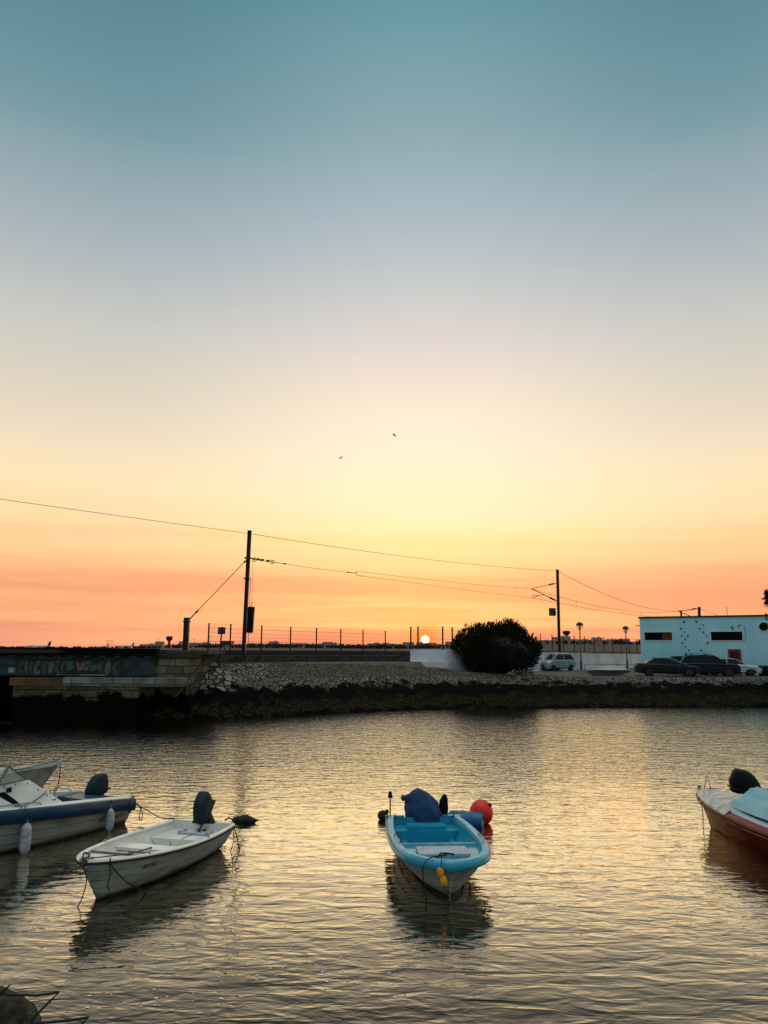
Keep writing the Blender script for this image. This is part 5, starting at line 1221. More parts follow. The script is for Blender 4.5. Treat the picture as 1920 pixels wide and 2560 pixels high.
q.loft([[Vector((-.12+r_*math.sin(a), -.22-d_, z_+r_*1.2*math.cos(a))) for a in [2*math.pi*k/14 for k in range(14)]] for d_, z_, r_ in ((-.12, .36, .17), (-.02, .40, .15), (.06, .44, .11), (.12, .46, .07), (.17, .47, .045), (.21, .475, .055), (.24, .475, .01))], closed_ring=True, caps=True)
from mathutils import noise as mnz
for v in q.v:
    k_ = mnz.noise(Vector((v.x*5, v.y*5, v.z*1.6)))*.07+abs(mnz.noise(Vector((v.x*11, v.y*11, v.z*2.2))))*.06-.02; v += Vector((v.x+.12, v.y, 0)).normalized()*k_
q.build('tarpaulin', M_tarp, om, smooth=70)
q = MB(); q.tube([(-.12+.235*math.sin(a), .02+.33*math.cos(a), .09+.01*math.sin(5*a)) for a in [2*math.pi*k/24 for k in range(24)]], .012, 6, closed=True); q.build('tie_cord', M_rope, om)
q = MB(); pl_ = [(-.09, -.10), (.09, -.12), (.11, .12), (.10, .32), (.06, .41), (.0, .40), (-.07, .28), (-.10, .05)]
q.prism(pl_, -.03, .03, 'YZ'); q.xf(Matrix.Translation((-.22, .42, .12)) @ Matrix.Rotation(R(-15), 4, 'Z')); q.build('raised_fin', M_black, om)
q = MB(); q.tube([(-.15, .2, .0), (-.15, .32, .06), (-.17, .42, .12)], .022, 8); q.tube([(-.1, .15, -.02), (-.1, .33, -.0), (-.17, .46, .06)], .016, 8); q.build('hoses', M_rubber, om)
# its ropes and floats
cl_ = (bx_-.22, -.06, hc.zs(1)+.07)
wo_ = lambda p: worldof(tc_, p)
rope('dark mooring line looping down from the bow of the turquoise dinghy into the water', [wo_(cl_), wo_((bx_-.12, -.35, hc.zs(1)+.06)), wo_((bx_-.02, -.48, .55)), wo_((bx_-.12, -.46, .32)), wo_((bx_-.28, -.40, .05)), wo_((bx_-.34, -.38, -.1))], .009)
rope('knotted dark rope around the bow cleat of the turquoise dinghy', [wo_(Vector(cl_)+Vector(v)) for v in ((-.02, -.12, -.01), (.03, -.02, .02), (-.02, .10, .0), (.03, .05, .03), (-.01, -.10, .03), (.05, -.16, -.01), (.10, -.20, .0))], .012)
f0 = wo_((bx_+.03, -.20, .66)); f1 = wo_((bx_+.02, -.20, .38))
t = thing('float_pair', 'two small yellow floats on a line hanging at the bow of the turquoise dinghy', 'float', f1-Vector((0, 0, .14)))
for k, dxy in enumerate(((-.01, .10), (.03, .0))):
    q = MB(); q.lathe([(.012, -.075), (.04, -.065), (.055, -.02), (.055, .02), (.04, .065), (.012, .075)], (dxy[0]*1.2, 0, .12+dxy[1]*1.15), 14, rot=Matrix.Rotation(R(-12), 3, 'Y')); q.build('float', M_yellow, t, smooth=50)
rope('thin line carrying the two yellow floats down to the bow ring near the water', [wo_((bx_-.2, -.1, hc.zs(1)+.07)), wo_((bx_+.0, -.19, .70)), f0, f1, wo_((bx_-.05, -.14, .24)), wo_((bx_-.33, -.01, .06))], .007)
rope('frayed line end below the stem of the turquoise dinghy', [wo_((bx_-.40, -.01, .12)), wo_((bx_-.34, .05, .04)), wo_((bx_-.25, .14, -.03))], .008)
# buoys
def buoy(label, c, r, material, sub, sc=(1, 1, 1), name='buoy', eye=True, grp=None):
    t = thing(name, label, 'buoy', (c[0], c[1], 0), group=grp)
    q = MB(); q.ball((0, 0, r-sub), r, 26, 16, sc); b_ = q.build('ball', material, t, smooth=60)
    if eye: q = MB(); q.lathe([(.05, -.02), (.045, .05), (.02, .07)], (r*.62, -r*.35, r-sub+r*.62), 12, rot=Matrix.Rotation(R(40), 3, 'Y')); q.build('eye', M_rubber, t)
    return t
rb = on(1208, 2066, 0); buoy('large round red buoy floating behind the blue drum beside the turquoise dinghy', rb+Vector((0, .32, 0)), .27, M_red, .04, (1, 1, 1.05))
db = on(1178, 2072, 0)
t = thing('drum_float', 'blue drum float lying in the water between the turquoise dinghy and the red buoy', 'float', (db.x, db.y+.2, 0.0), R(-20))
q = MB(); q.lathe([(.02, -.40), (.15, -.39), (.19, -.34), (.195, -.1), (.205, -.08), (.195, -.06), (.195, .14), (.205, .16), (.195, .18), (.19, .34), (.15, .39), (.02, .40)], (-.10, 0, .13), 22, rot=Matrix.Rotation(R(90), 3, 'Y')); q.build('drum', M_bluef, t, smooth=40)
q = MB(); q.lathe([(.04, .39), (.04, .43), (.01, .43)], (-.10, .05, .2), 10, rot=Matrix.Rotation(R(90), 3, 'Y')); q.build('cap', M_rubber, t)
bb = on(957, 2052, 0); buoy('small dark weedy ball buoy floating left of the turquoise dinghy', bb+Vector((0, .1, 0)), .125, M_algae, .03, (1, 1, .95))

# ---- the white rowing boat on the left
hb_ = Hull(3.8, .78, lambda t: .46+.20*t**2.0, lambda t: -.14+.10*t**3, .42, Bw=.56, full=2.5, fullw=1.9, stern=.86, ps=.62, pb=1.1, rk=2.0)
tb_ = thing('rowing_boat', 'open white rowing boat with three thwarts and a tilted outboard, left of centre', 'boat', ROW_LOC, ROW_RZ)
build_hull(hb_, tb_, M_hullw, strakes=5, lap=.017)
liner(hb_, M_white, tb_, th=.035, zf=.03)
path = rim_path(hb_, 40)
q = MB(); q.loft(sweep(path, [(.05, -.03), (.055, .012), (.03, .03), (-.0, .032), (-.03, .02), (-.035, .0)])); q.build('gunwale', M_white, tb_, smooth=50)
q = MB(); q.loft(sweep(path, [(-.034, .0), (-.042, -.012), (-.040, -.04), (-.02, -.045), (.0, -.04)])); q.build('rubbing_strip', M_rubber, tb_, smooth=50)
deck(hb_, .9, 3.3, .06, 0, .04).build('floor', M_white, tb_)
bow_d = deck(hb_, 2.92, 3.70, .55, .38, .04); bow_d.build('bow_deck', M_white, tb_, smooth=30)
deck(hb_, 2.46, 2.76, .47, .42, .04).build('thwart', M_white, tb_)
q = MB(); w_ = hb_.half(2.9, .54)-.04; q.box((2.89, 0, .555), (.05, 2*w_, .045)); q.build('deck_edge', M_alu, tb_)
mid_t = deck(hb_, 1.66, 1.98, .42, .37, .04).build('thwart', M_white, tb_)
deck(hb_, 1.72, 1.86, .36, .06, .16).build('thwart_support', M_hullw, tb_)
sb_ = deck(hb_, .04, .84, .33, .04, .04).build('stern_box', M_white, tb_)
for y_ in (-.22, .25): q = MB(); q.box((.844, y_, .19), (.006, .008, .2)); q.build('panel_joint', M_rubber, tb_)
for x_ in (.42,): q = MB(); q.box((x_, .0, .3345), (.82, .008, .006)); q.build('lid_joint', M_rubber, tb_)
q = MB(); q.box((.40, .0, .352), (.10, .62, .025)); q.box((.28, -.29, .352), (.3, .05, .025)); q.box((.28, .29, .352), (.3, .05, .025)); q.build('lid_hinge_frame', M_hatch, tb_)
zt_ = hb_.zs(0); wt = hb_.P(0, 1).y
q = MB()
for s_ in (-1, 1): q.prism([(s_*.20, zt_-.12), (s_*.24, zt_+.0), (s_*.30, zt_+.035), (s_*wt*.98, zt_+.035), (s_*wt*.9, zt_-.18), (s_*.2, zt_-.18)], -.05, .035, 'YZ')
q.box((-.008, 0, zt_-.14), (.085, .5, .09)); q.build('transom', M_white, tb_)
q = MB(); bxx_ = hb_.P(1, 1).x; q.box((bxx_-.05, 0, hb_.zs(1)+.03), (.16, .14, .05)); q.lathe([(.035, 0), (.04, .05), (.02, .07)], (bxx_+.01, 0, hb_.zs(1)+.03), 10); q.build('bow_fitting', M_steel, tb_, smooth=40)
for s_, t_ in ((1, .78), (-1, .62), (1, .35), (-1, .28)):
    q = MB(); p = hb_.P(t_, 1, -.01, s_)+Vector((0, 0, .03)); q.lathe([(.03, 0), (.03, .012), (.016, .014), (.016, .03)], p, 10); q.build('rowlock_socket', M_steel, tb_)
def hull_text(h, root, txt, size, tfrac, u, side, shear, material, name='lettering', back=False, spacing=1.0):
    me = text_mesh(txt, size, shear=shear, extrude=.001, spacing=spacing)
    w = max(v.co.x for v in me.vertices)
    # lay every vertex on the side of the hull; port side reads bow<-  -> stern when seen from port
    for v in me.vertices:
        x = tfrac - (v.co.x/h.L)*(1 if side > 0 else -1); zz = v.co.y
        uu = u
        base = h.P(x, uu, 0, side); 
        for _ in range(14):
            b2 = h.P(x, uu, 0, side)
            if b2.z < h.P(tfrac, u, 0, side).z+zz: uu += .006
            else: break
        b2 = h.P(x, uu, .026+v.co.z, side); b2.z = h.P(x, uu).z+(zz-(h.P(x, uu).z-h.P(tfrac, u).z))*1.0 if False else b2.z
        v.co = b2
    o = bpy.data.objects.new(name, me); COL.objects.link(o); me.materials.append(material); o.parent = root; return o
hull_text(hb_, tb_, '301FR3', .10, .815, .80, 1, .25, M_rubber)
om, _ = outboard('outboard_motor', 'dark green outboard motor tilted up on the stern of the open white rowing boat', worldof(tb_, (-.02, .02, zt_-.06)), ROW_RZ, R(42), .98, M_cowl, yaw=R(0))
wr_ = lambda p: worldof(tb_, p)
rope('reddish rope lying over the starboard bow edge of the white rowing boat', [wr_((bxx_-.0, .10, .72)), wr_((bxx_-.25, .26, .70)), wr_((bxx_-.7, .43, .66)), wr_((bxx_-1.05, .50, .66)), wr_((bxx_-1.1, .46, .62))], .010, M_roper)
rope('bunched rope tied round the bow fitting of the white rowing boat', [wr_((bxx_-.02, -.03, .70)), wr_((bxx_+.05, .05, .66)), wr_((bxx_+.02, -.06, .60)), wr_((bxx_-.06, .04, .74)), wr_((bxx_-.10, -.08, .76)), wr_((bxx_+.04, .0, .74)), wr_((bxx_+.06, .02, .60)), wr_((bxx_-.02, .06, .64))], .016, M_roper)
rope('rope from the bow edge of the white rowing boat down its side to the waterline', [wr_((bxx_-.22, .30, .69)), wr_((bxx_-.25, .33, .55)), wr_((bxx_-.55, .42, .25)), wr_((bxx_-.85, .52, .06)), wr_((bxx_-.95, .55, -.05))], .010)
rope('short rope end dangling at the bow of the white rowing boat', [wr_((bxx_-.22, .29, .62)), wr_((bxx_-.24, .31, .45)), wr_((bxx_-.22, .29, .30)), wr_((bxx_-.24, .31, .20))], .010)
rope('mooring line running down from the bow of the white rowing boat into the water', [wr_((bxx_+.04, .0, .60)), wr_((bxx_-.06, .02, .4)), on(205, 2245, .12), on(188, 2278, -.05)], .009)
q = MB(); q.ball((0, 0, 0), .07, 10, 8, (1.4, 1, .6)); 
o = q.build('sponge', mat('yellow_green_sponge', (150, 158, 30), .9), loc=wr_((.50, .50, .37))); tag(o, 'small yellow-green sponge on the stern box of the white rowing boat', 'sponge')
# dark floating buoy line by its stern
wp = on(612, 2056, 0)
t = thing('weedy_float', 'black weed covered float in the water off the stern corner of the white rowing boat', 'float', (wp.x, wp.y, 0), R(-8))
q = MB(); q.lathe([(.02, -.30), (.05, -.27), (.085, -.12), (.09, .04), (.07, .17), (.025, .27), (.01, .32)], (0, 0, .05), 14, rot=Matrix.Rotation(R(90), 3, 'Y'))
for v in q.v: v.z += .02*math.sin(v.x*23)+.015*math.sin(v.y*40)
q.build('body', M_algae, t, smooth=60)
q = MB(); q.tube([(-.30, 0, .06), (-.37, -.05, .10), (-.44, -.1, .05)], .018, 6); q.build('line_end', M_rope, t)
wp = on(645, 2053, 0); q = MB(); q.ball((0, 0, .02), .07, 12, 8, (1.5, 1, .6)); t = q.build('weed_clump', M_algae, loc=wp, smooth=60); tag(t, 'tiny dark clump floating just right of the black weedy float', 'weed')
sc_ = wr_((-.02, .62, .5))
rope('stern line hanging from the corner of the white rowing boat', [sc_, sc_+Vector((.08, -.02, -.15)), sc_+Vector((.15, -.03, -.38)), sc_+Vector((.20, -.05, -.55))], .010)
rope('thin dark line trailing in the water below the stern of the white rowing boat', [sc_+Vector((.03, 0, -.05)), sc_+Vector((.06, -.1, -.35)), sc_+Vector((.02, -.25, -.55))], .008)

# ---- the cabin boat at the left edge
ha = Hull(5.6, 1.02, lambda t: .54+.45*t**.85, lambda t: -.25+.15*t**3, .7, Bw=.86, full=2.4, fullw=1.8, stern=.88, ps=.55, pb=1.1, rk=2.0)
ta_ = thing('cabin_boat', 'white cabin boat with a broad dark blue band, cut off by the left edge', 'boat', CABIN_LOC, CABIN_RZ)
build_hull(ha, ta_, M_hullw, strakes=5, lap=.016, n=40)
path = rim_path(ha, 44)
q = MB(); q.loft(sweep(path, [(.02, -.20), (-.03, -.205), (-.045, -.19), (-.05, -.02), (-.04, .01), (-.01, .02), (.03, .02)])); q.build('blue_band', M_blue, ta_, smooth=50)
q = MB(); q.loft(sweep(path, [(-.025, -.205), (-.05, -.21), (-.05, -.235), (-.02, -.24)])); q.build('rubbing_strip', M_rubber, ta_, smooth=50)
q = MB(); q.loft(sweep(path, [(.03, .021), (.05, .04), (.20, .05), (.22, .035), (.22, -.2)])); q.build('side_deck', M_white, ta_, smooth=50)
zt_ = ha.zs(0); wt = ha.P(0, 1).y
q = MB(); q.box((.0, 0, zt_-.11), (.09, 2*wt+.06, .21)); 
q.build('transom_cap', M_blue, ta_)
deck(ha, .05, 5.2, .22, .05, .2).build('cockpit_floor', M_white, ta_)
q = MB(); q.box((.5, 0, .50), (.5, 1.35, .16)); q.box((.75, 0, .38), (.04, 1.4, .3)); q.build('stern_bench', M_blue, ta_)
CX0, CX1 = 2.57, 4.6
# cabin sides: slope from the side deck up to the roof line
def cabin_side(s_):
    pts = [(CX0-.62, .80), (CX0-.07, 1.20), (CX0+.08, 1.30), (CX0+.28, 1.32), (CX0+.9, 1.27), (CX0+1.5, 1.18), (CX1, 1.0)]
    q = MB(); secs = []
    for x, zt in pts:
        yb = max(.1, ha.half(min(x, 5.4), ha.zs(x/ha.L)-.02)-.17); zb = ha.zs(x/ha.L)+.04
        yt = yb-.16*(zt-zb)/.5
        secs.append([Vector((x, s_*yb, zb)), Vector((x, s_*yt, zt)), Vector((x, s_*(yt-.035), zt)), Vector((x, s_*(yb-.04), zb))])
    q.loft(secs, closed_ring=True, caps=True); return q.build('cabin_side', M_white, ta_, smooth=30), pts
for s_ in (1, -1):
    cs, pts = cabin_side(s_)
    if True:
        q = MB()
        def cpt(x, z, off=.006):
            yb = ha.half(x, ha.zs(x/ha.L)-.02)-.17; zb = ha.zs(x/ha.L)+.04; return Vector((x, s_*(yb-.16*(z-zb)/.5+off), z))
        pz = [(CX0+.28, .86), (CX0+.62, 1.16), (CX0+1.5, 1.12), (CX0+1.5, .90)]
        q.add([cpt(*p) for p in pz], [(0, 1, 2, 3)]); w_ = q.build('side_window', M_pane, ta_)
        q = MB(); q.box(cpt(CX0+.53, 1.18, .012), (.10, .03, .085)); q.build('vent', M_black, ta_)
        for bx__, bz__ in ((CX0+.12, 1.24), (CX0+.38, 1.26), (CX0+.62, 1.25), (CX0-.10, 1.10), (CX0-.28, .97), (CX0-.42, .86), (CX0-.47, .86)):
            q = MB(); q.ball(cpt(max(bx__, CX0-.55), bz__ if bx__ > CX0-.3 else bz__-.0, .004), .018, 8, 6, (1, .5, 1)); q.build('bolt', mat('corroded_bolt', (50, 84, 82), .6), ta_)
q = MB(); secs = []
for x, zt in [(CX0+.75, 1.285), (CX0+1.2, 1.23), (CX0+1.6, 1.16), (CX1-.1, 1.02)]:
    yb = max(.1, ha.half(x, ha.zs(x/ha.L)-.02)-.17); zb = ha.zs(x/ha.L)+.04; yt = yb-.16*(zt-zb)/.5
    secs.append([Vector((x, -yt, zt)), Vector((x, -yt*.5, zt+.05)), Vector((x, 0, zt+.07)), Vector((x, yt*.5, zt+.05)), Vector((x, yt, zt)), Vector((x, 0, zt-.05))])
q.loft(secs, closed_ring=True, caps=True); q.build('cabin_roof', M_white, ta_, smooth=40)
deck(ha, 4.2, 5.3, .90, .8, .16, crown=.06).build('foredeck', M_white, ta_)
ws_ = thing
q = MB()
def wsp(x, y, z): return Vector((x, y, z))
for s_ in (1, -1):
    y0 = .76*s_; y1 = .60*s_
    q.beam(wsp(CX0+.20, y0*.97, 1.33), wsp(CX0+.55, y1*1.04, 1.62), .035, .03); q.beam(wsp(CX0+.55, y1*1.04, 1.62), wsp(CX0+.82, y0*.90, 1.29), .045, .035); q.beam(wsp(CX0+.2, y0*.96, 1.335), wsp(CX0+.82, y0*.90, 1.30), .03, .025)
    q.beam(wsp(CX0+.82, y0*.90, 1.30), wsp(CX0+1.15, y0*.25, 1.31), .03, .03); q.beam(wsp(CX0+.55, y1*1.04, 1.62), wsp(CX0+.73, y1*.3, 1.64), .035, .03); q.beam(wsp(CX0+.73, y1*.3, 1.64), wsp(CX0+1.15, y0*.25, 1.31), .035, .03)
q.beam(wsp(CX0+.73, .18, 1.64), wsp(CX0+.73, -.18, 1.64), .03, .035)
fr = q.build('windscreen', M_alu, ta_)
M_acr = mat('scratched_perspex', (220, 214, 200), .12, alpha=.28)
for s_ in (1, -1):
    q = MB(); y0 = .76*s_; y1 = .60*s_; q.add([wsp(CX0+.24, y0*.97, 1.34), wsp(CX0+.80, y0*.90, 1.30), wsp(CX0+.55, y1*1.04, 1.60)], [(0, 1, 2)]); q.build('pane', M_acr, fr)
    q = MB(); q.add([wsp(CX0+.82, y0*.90, 1.30), wsp(CX0+1.15, y0*.25, 1.31), wsp(CX0+.73, y1*.3, 1.63), wsp(CX0+.55, y1*1.04, 1.61)], [(0, 1, 2, 3)]); q.build('pane', M_acr, fr)
q = MB(); q.box((CX0+.52, .05, 1.25), (.12, .42, .5)); q.box((CX0+.75, .05, 1.0), (.5, .42, .1)); q.build('helm_seat', M_black, ta_)
q = MB(); q.tube([(CX0+.65, .3, 1.25), (CX0+.65, .3, 1.40), (CX0+.5, .28, 1.43), (CX0+.36, .26, 1.3)], .015, 6); q.build('grab_loop', M_steel, ta_)
q = MB(); yr = ha.half(CX0, .78)-.1; q.tube([(CX0-.07, yr, .78), (CX0-.05, yr, .86), (CX0+.10, yr-.01, .90), (CX0+1.0, ha.half(CX0+1.0, .8)-.1, .94), (CX0+1.6, ha.half(CX0+1.6, .85)-.1, .99)], .015, 8); q.build('hand_rail', M_steel, ta_, smooth=60)
q = MB(); q.tube([(.9, -.6, .58), (.9, -.6, .80), (.92, -.5, .84), (.95, -.3, .78), (.95, -.2, .83), (.95, -.05, .8), (.95, .0, .6)], .014, 6); q.tube([(1.1, -.55, .58), (1.1, -.52, .78), (1.15, -.35, .82), (1.15, -.3, .56)], .014, 6); q.build('stern_rail', M_steel, ta_)
hull_text(ha, ta_, 'DEGIA TAR 1807 FA', .095, .19, .655, 1, .1, M_rubber)
wa_ = lambda p: worldof(ta_, p)
outboard('outboard_motor', 'dark boxy outboard motor standing on the stern of the cabin boat', worldof(ta_, (.10, -.30, zt_-.20)), CABIN_RZ, R(8), 1.02, M_cowl)
for tt, lab, zz in ((.185, 'white cylindrical fender near the lettering at the stern of the cabin boat', .60), (.5, 'larger weathered white fender hanging near the left edge from the cabin boat', .60)):
    pass
fa1 = on(*FENDER1, .66); fa2 = on(*FENDER2, .64)
e1 = ha
def side_pt(t, u, off): return wa_(ha.P(t, u, off, 1))
s1 = side_pt(F1T, .80, .12); s2 = side_pt(F2T, .78, .13)
fender('white cylindrical fender hanging beside the lettering near the stern of the cabin boat', Vector((s1.x, s1.y, .50)), .09, .50, 'fenders of the cabin boat', side_pt(F1T, 1, .06)+Vector((0, 0, .02)))
fender('larger weathered white fender hanging below the cleat of the cabin boat, nearest the left edge', Vector((s2.x, s2.y, .60)), .105, .62, 'fenders of the cabin boat', side_pt(F2T, 1, .06)+Vector((0, 0, .02)))
q = MB(); c = ha.P(F2T, 1, -.02, 1)+Vector((0, 0, .03)); q.tube([c+Vector((-.12, 0, .05)), c+Vector((.12, 0, .05))], .015, 6); q.tube([c+Vector((-.04, 0, 0)), c+Vector((-.04, 0, .05))], .014, 6); q.tube([c+Vector((.04, 0, 0)), c+Vector((.04, 0, .05))], .014, 6); q.build('cleat', M_steel, ta_)
cc = side_pt(F2T, 1, -.02)+Vector((0, 0, .08))
rope('thin line stretched from the side cleat up to the cabin corner of the cabin boat', [cc, cc.lerp(wa_((CX0-.3, .72, 1.02)), .5)-Vector((0, 0, .04)), wa_((CX0-.3, .72, 1.04)), wa_((CX0-.4, .2, 1.0))], .009)
rope('bundle of dark rope slung over the stern corner of the cabin boat', [wa_((.25, .80, .60)), wa_((.18, .95, .54)), wa_((.22, .97, .36)), wa_((.14, .95, .28)), wa_((.10, .94, .40)), wa_((.12, .92, .56)), wa_((.02, .88, .60)), wa_((-.08, .86, .50)), wa_((-.1, .84, .40))], .013)
sk = wa_((-.06, .86, .44))
rope('dark loop of rope hanging off the stern corner of the cabin boat above the water', [sk, sk+Vector((.10, 0, -.04)), sk+Vector((.15, -.02, -.12)), sk+Vector((.14, -.02, -.34)), sk+Vector((.20, -.02, -.34)), sk+Vector((.19, -.02, -.16)), sk+Vector((.14, -.02, -.06))], .010)
ro_ = wr_((.05, -.60, .52))
rope('mooring rope from the cabin boat stern to the white rowing boat', [sk, sk.lerp(ro_, .35)-Vector((0, 0, .05)), sk.lerp(ro_, .7)-Vector((0, 0, .09)), ro_], .010)

# ---- grey covered dinghy behind the cabin boat
hg = Hull(3.6, .66, lambda t: .38+.32*t**2, lambda t: -.1+.05*t, .5, Bw=.55, full=2.2, fullw=1.8, stern=.85)
tg_ = thing('covered_dinghy', 'pale grey dinghy with a tarpaulin, pointing right behind the cabin boat', 'boat', GREY_LOC, GREY_RZ)
M_greyh = mat('grey_weathered_hull', (168, 166, 152), .55, col2=(126, 122, 104), nscale=3)
build_hull(hg, tg_, M_greyh, strakes=1, lap=0.0)
path = rim_path(hg, 30)
q = MB(); q.loft(sweep(path, [(.04, -.02), (.04, .02), (-.03, .025), (-.035, -.02)]), closed_ring=True); q.build('gunwale', M_fender, tg_, smooth=50)
q = MB(); secs = []
for i in range(25):
    t_ = i/24*.97; w_ = hg.P(t_, 1).y; x_ = hg.P(t_, 1).x; z_ = hg.zs(t_)
    secs.append([Vector((x_, w_*c_, z_+.03+.05*(1-abs(c_))+.035*math.sin(i*1.9+c_*5)*(1-abs(c_))-.10*(1-c_*c_)*(t_ > .3))) for c_ in [k/6 for k in range(-6, 7)]])
q.loft(secs); q.build('cover', mat('pale_grey_tarpaulin', (176, 172, 156), .7, col2=(140, 138, 122), nscale=5, bump=.01, bscale=8), tg_, smooth=70)
q = MB(); bt = hg.P(1, 1); q.box(bt+Vector((-.02, 0, .03)), (.10, .14, .09)); q.build('bow_cap', M_fender, tg_)
wg_ = lambda p: worldof(tg_, p)
rope('dark bow line hanging from the grey covered dinghy', [wg_((1.6, -.25, .5)), wg_((2.6, -.12, .58)), wg_(bt+Vector((-.1, 0, .06))), wg_(bt+Vector((.02, 0, .0))), wg_(bt+Vector((.03, 0, -.3))), wg_(bt+Vector((0, 0, -.6))), wg_(bt+Vector((-.05, 0, -.75)))], .013)

# ---- the red-brown boat at the right edge
hd = Hull(5.2, .95, lambda t: .55+.20*t**2.2, lambda t: -.2+.12*t**3, .35, Bw=.74, full=2.1, fullw=1.8, stern=.86, ps=.6, pb=1.05, rk=1.8)
td_ = thing('wooden_boat', 'red-brown wooden boat with white and turquoise covers, cut off by the right edge', 'boat', RED_LOC, RED_RZ)
mtx = bpy.data.materials.new('hull_varnish_to_red'); mtx.use_nodes = True
t_ = NT(mtx.node_tree); b_ = mtx.node_tree.nodes['Principled BSDF']; co = t_.n('ShaderNodeTexCoord'); s3 = t_.n('ShaderNodeSeparateXYZ'); t_.l(co.outputs['Object'], s3.inputs[0])
mp_ = t_.n('ShaderNodeMapping'); t_.l(co.outputs['Object'], mp_.inputs[0]); mp_.inputs['Scale'].default_value = (1.5, 1.5, 5); n_ = t_.n('ShaderNodeTexNoise'); t_.l(mp_.outputs[0], n_.inputs['Vector']); n_.inputs['Scale'].default_value = 2.2; n_.inputs['Detail'].default_value = 5
wear = t_.ramp(n_.outputs[0], [(.30, lin(96, 40, 22)), (.46, lin(158, 88, 46)), (.60, lin(190, 140, 92)), (.74, lin(128, 62, 34))])
k_ = t_.n('ShaderNodeMapRange'); t_.l(t_.math('ADD', s3.outputs[0], t_.math('MULTIPLY', n_.outputs[0], 1.0)), k_.inputs[0]); k_.inputs[1].default_value = 3.4; k_.inputs[2].default_value = 4.6
t_.l(t_.mix(k_.outputs[0], lin(104, 28, 16), wear), b_.inputs['Base Color']); b_.inputs['Roughness'].default_value = .4
build_hull(hd, td_, mtx, strakes=1, lap=0.0, n=44)
path = rim_path(hd, 44)
q = MB(); q.loft(sweep(path, [(.15, -.03), (-.03, -.055), (-.045, -.02), (-.03, .015), (.03, .03), (.15, .065)]), closed_ring=True); q.build('gunwale', M_redcap, td_, smooth=50)
q = MB(); q.loft(sweep(rim_path(hd, 44, dz=-.10), [(-.0, -.02), (-.025, -.018), (-.03, .0), (-.01, .012)]), closed_ring=True); q.build('rubbing_strake', mat('worn_rail', (150, 96, 64), .5, col2=(92, 40, 28), nscale=6), td_, smooth=50)
q = MB(); kp = [hd.P(t2, u2, .0, 0)+Vector((.02, 0, 0)) for t2, u2 in [(1, k/10) for k in range(9, -1, -1)]]; q.tube(kp, .022, 6); q.build('stem', M_wood, td_, smooth=60)
# covers: draped surfaces from rail to rail over a low ridge
from mathutils import noise as mnoise
def cover(name, x0, x1, ridge0, ridge1, material, drop, seed, root, folds=.02, n=60, m_=30, inset=0.0):
    rg_ = random.Random(seed); q = MB(); secs = []
    for i in range(n+1):
        x = x0+(x1-x0)*i/n; tt = min(.995, x/hd.L*1.0); w_ = hd.half(x, hd.zs(tt)-.02)+.03-inset; z_ = hd.zs(tt)+.025+inset*.9; rz_ = ridge0+(ridge1-ridge0)*i/n
        row = []
        for j in range(-m_, m_+1):
            c_ = j/m_; prof_ = 1-abs(c_)**1.5
            nv_ = mnoise.noise(Vector((x*2.3, c_*2.4, seed)))+.6*mnoise.noise(Vector((x*6+c_*3, c_*4, seed*2)))+.35*mnoise.noise(Vector((x*14, c_*6, seed*3)))
            f_ = folds*2.6*nv_*(1-abs(c_)**6*.5)
            zz = z_+rz_*prof_+f_-(drop if abs(c_) > .999 else 0)
            row.append(Vector((x+f_*.5, w_*c_*(1.03 if abs(c_) > .999 else 1), zz)))
        secs.append(row)
    q.loft(secs); return q.build(name, material, root, smooth=70)
M_plas = mat('crumpled_pale_plastic', (190, 186, 176), .32, col2=(160, 150, 138), nscale=6, bump=.02, bscale=9, coat=.3)
M_tcov = mat('turquoise_canvas', (140, 178, 184), .6, col2=(112, 158, 168), nscale=3, bump=.006, bscale=6)
M_wcov = mat('pale_blue_canvas', (188, 202, 208), .6, bump=.004, bscale=10)
cover('bow_cover', 3.3, 5.1, .30, .06, M_plas, .02, 3, td_, .016)
cover('canvas_cover', .25, 3.36, .22, .32, M_tcov, .0, 8, td_, .012, inset=.18)
q = MB()
for s_ in (1, -1):
    secs = []
    for i in range(21):
        x = .2+3.15*i/20; tt = x/hd.L; w_ = hd.half(x, hd.zs(tt)-.02); z_ = hd.zs(tt)
        secs.append([Vector((x, s_*(w_-.10), z_+.05)), Vector((x, s_*(w_-.11), z_+.085)), Vector((x, s_*(w_-.12-.15*min(1, (3.4-x)/1.2+.12)), z_+.16))])
    q.loft(secs)
q.build('cover_skirt', M_wcov, td_, smooth=60)
q = MB()
for s_ in (1, -1):
    pts = []
    for i in range(13):
        x = .3+2.9*i/12; tt = x/hd.L; w_ = hd.half(x, hd.zs(tt)-.02); pts.append(Vector((x, s_*(w_-.17), hd.zs(tt)+.135)))
    q.tube(pts, .010, 6)
    q.tube([pts[6], pts[6]+Vector((0, s_*.08, -.06))], .012, 6)
q.build('lashing', M_rope, td_)
deck(hd, 3.2, 4.9, .60, .4, .06).build('foredeck', M_redcap, td_)
q = MB(); bt = hd.P(1, 1)
q.tube([bt+Vector((-.28, -.06, .02)), bt+Vector((-.24, -.02, .40)), bt+Vector((-.20, .08, .02))], .014, 6); q.build('bow_staff_frame', M_steel if False else M_alu, td_)
q = MB(); q.box(bt+Vector((-.03, 0, .03)), (.16, .12, .07)); q.lathe([(.05, 0), (.05, .05), (.02, .06)], bt+Vector((.02, 0, .02)), 10); q.build('stemhead_roller', M_steel, td_, smooth=40)
wd_ = lambda p: worldof(td_, p)
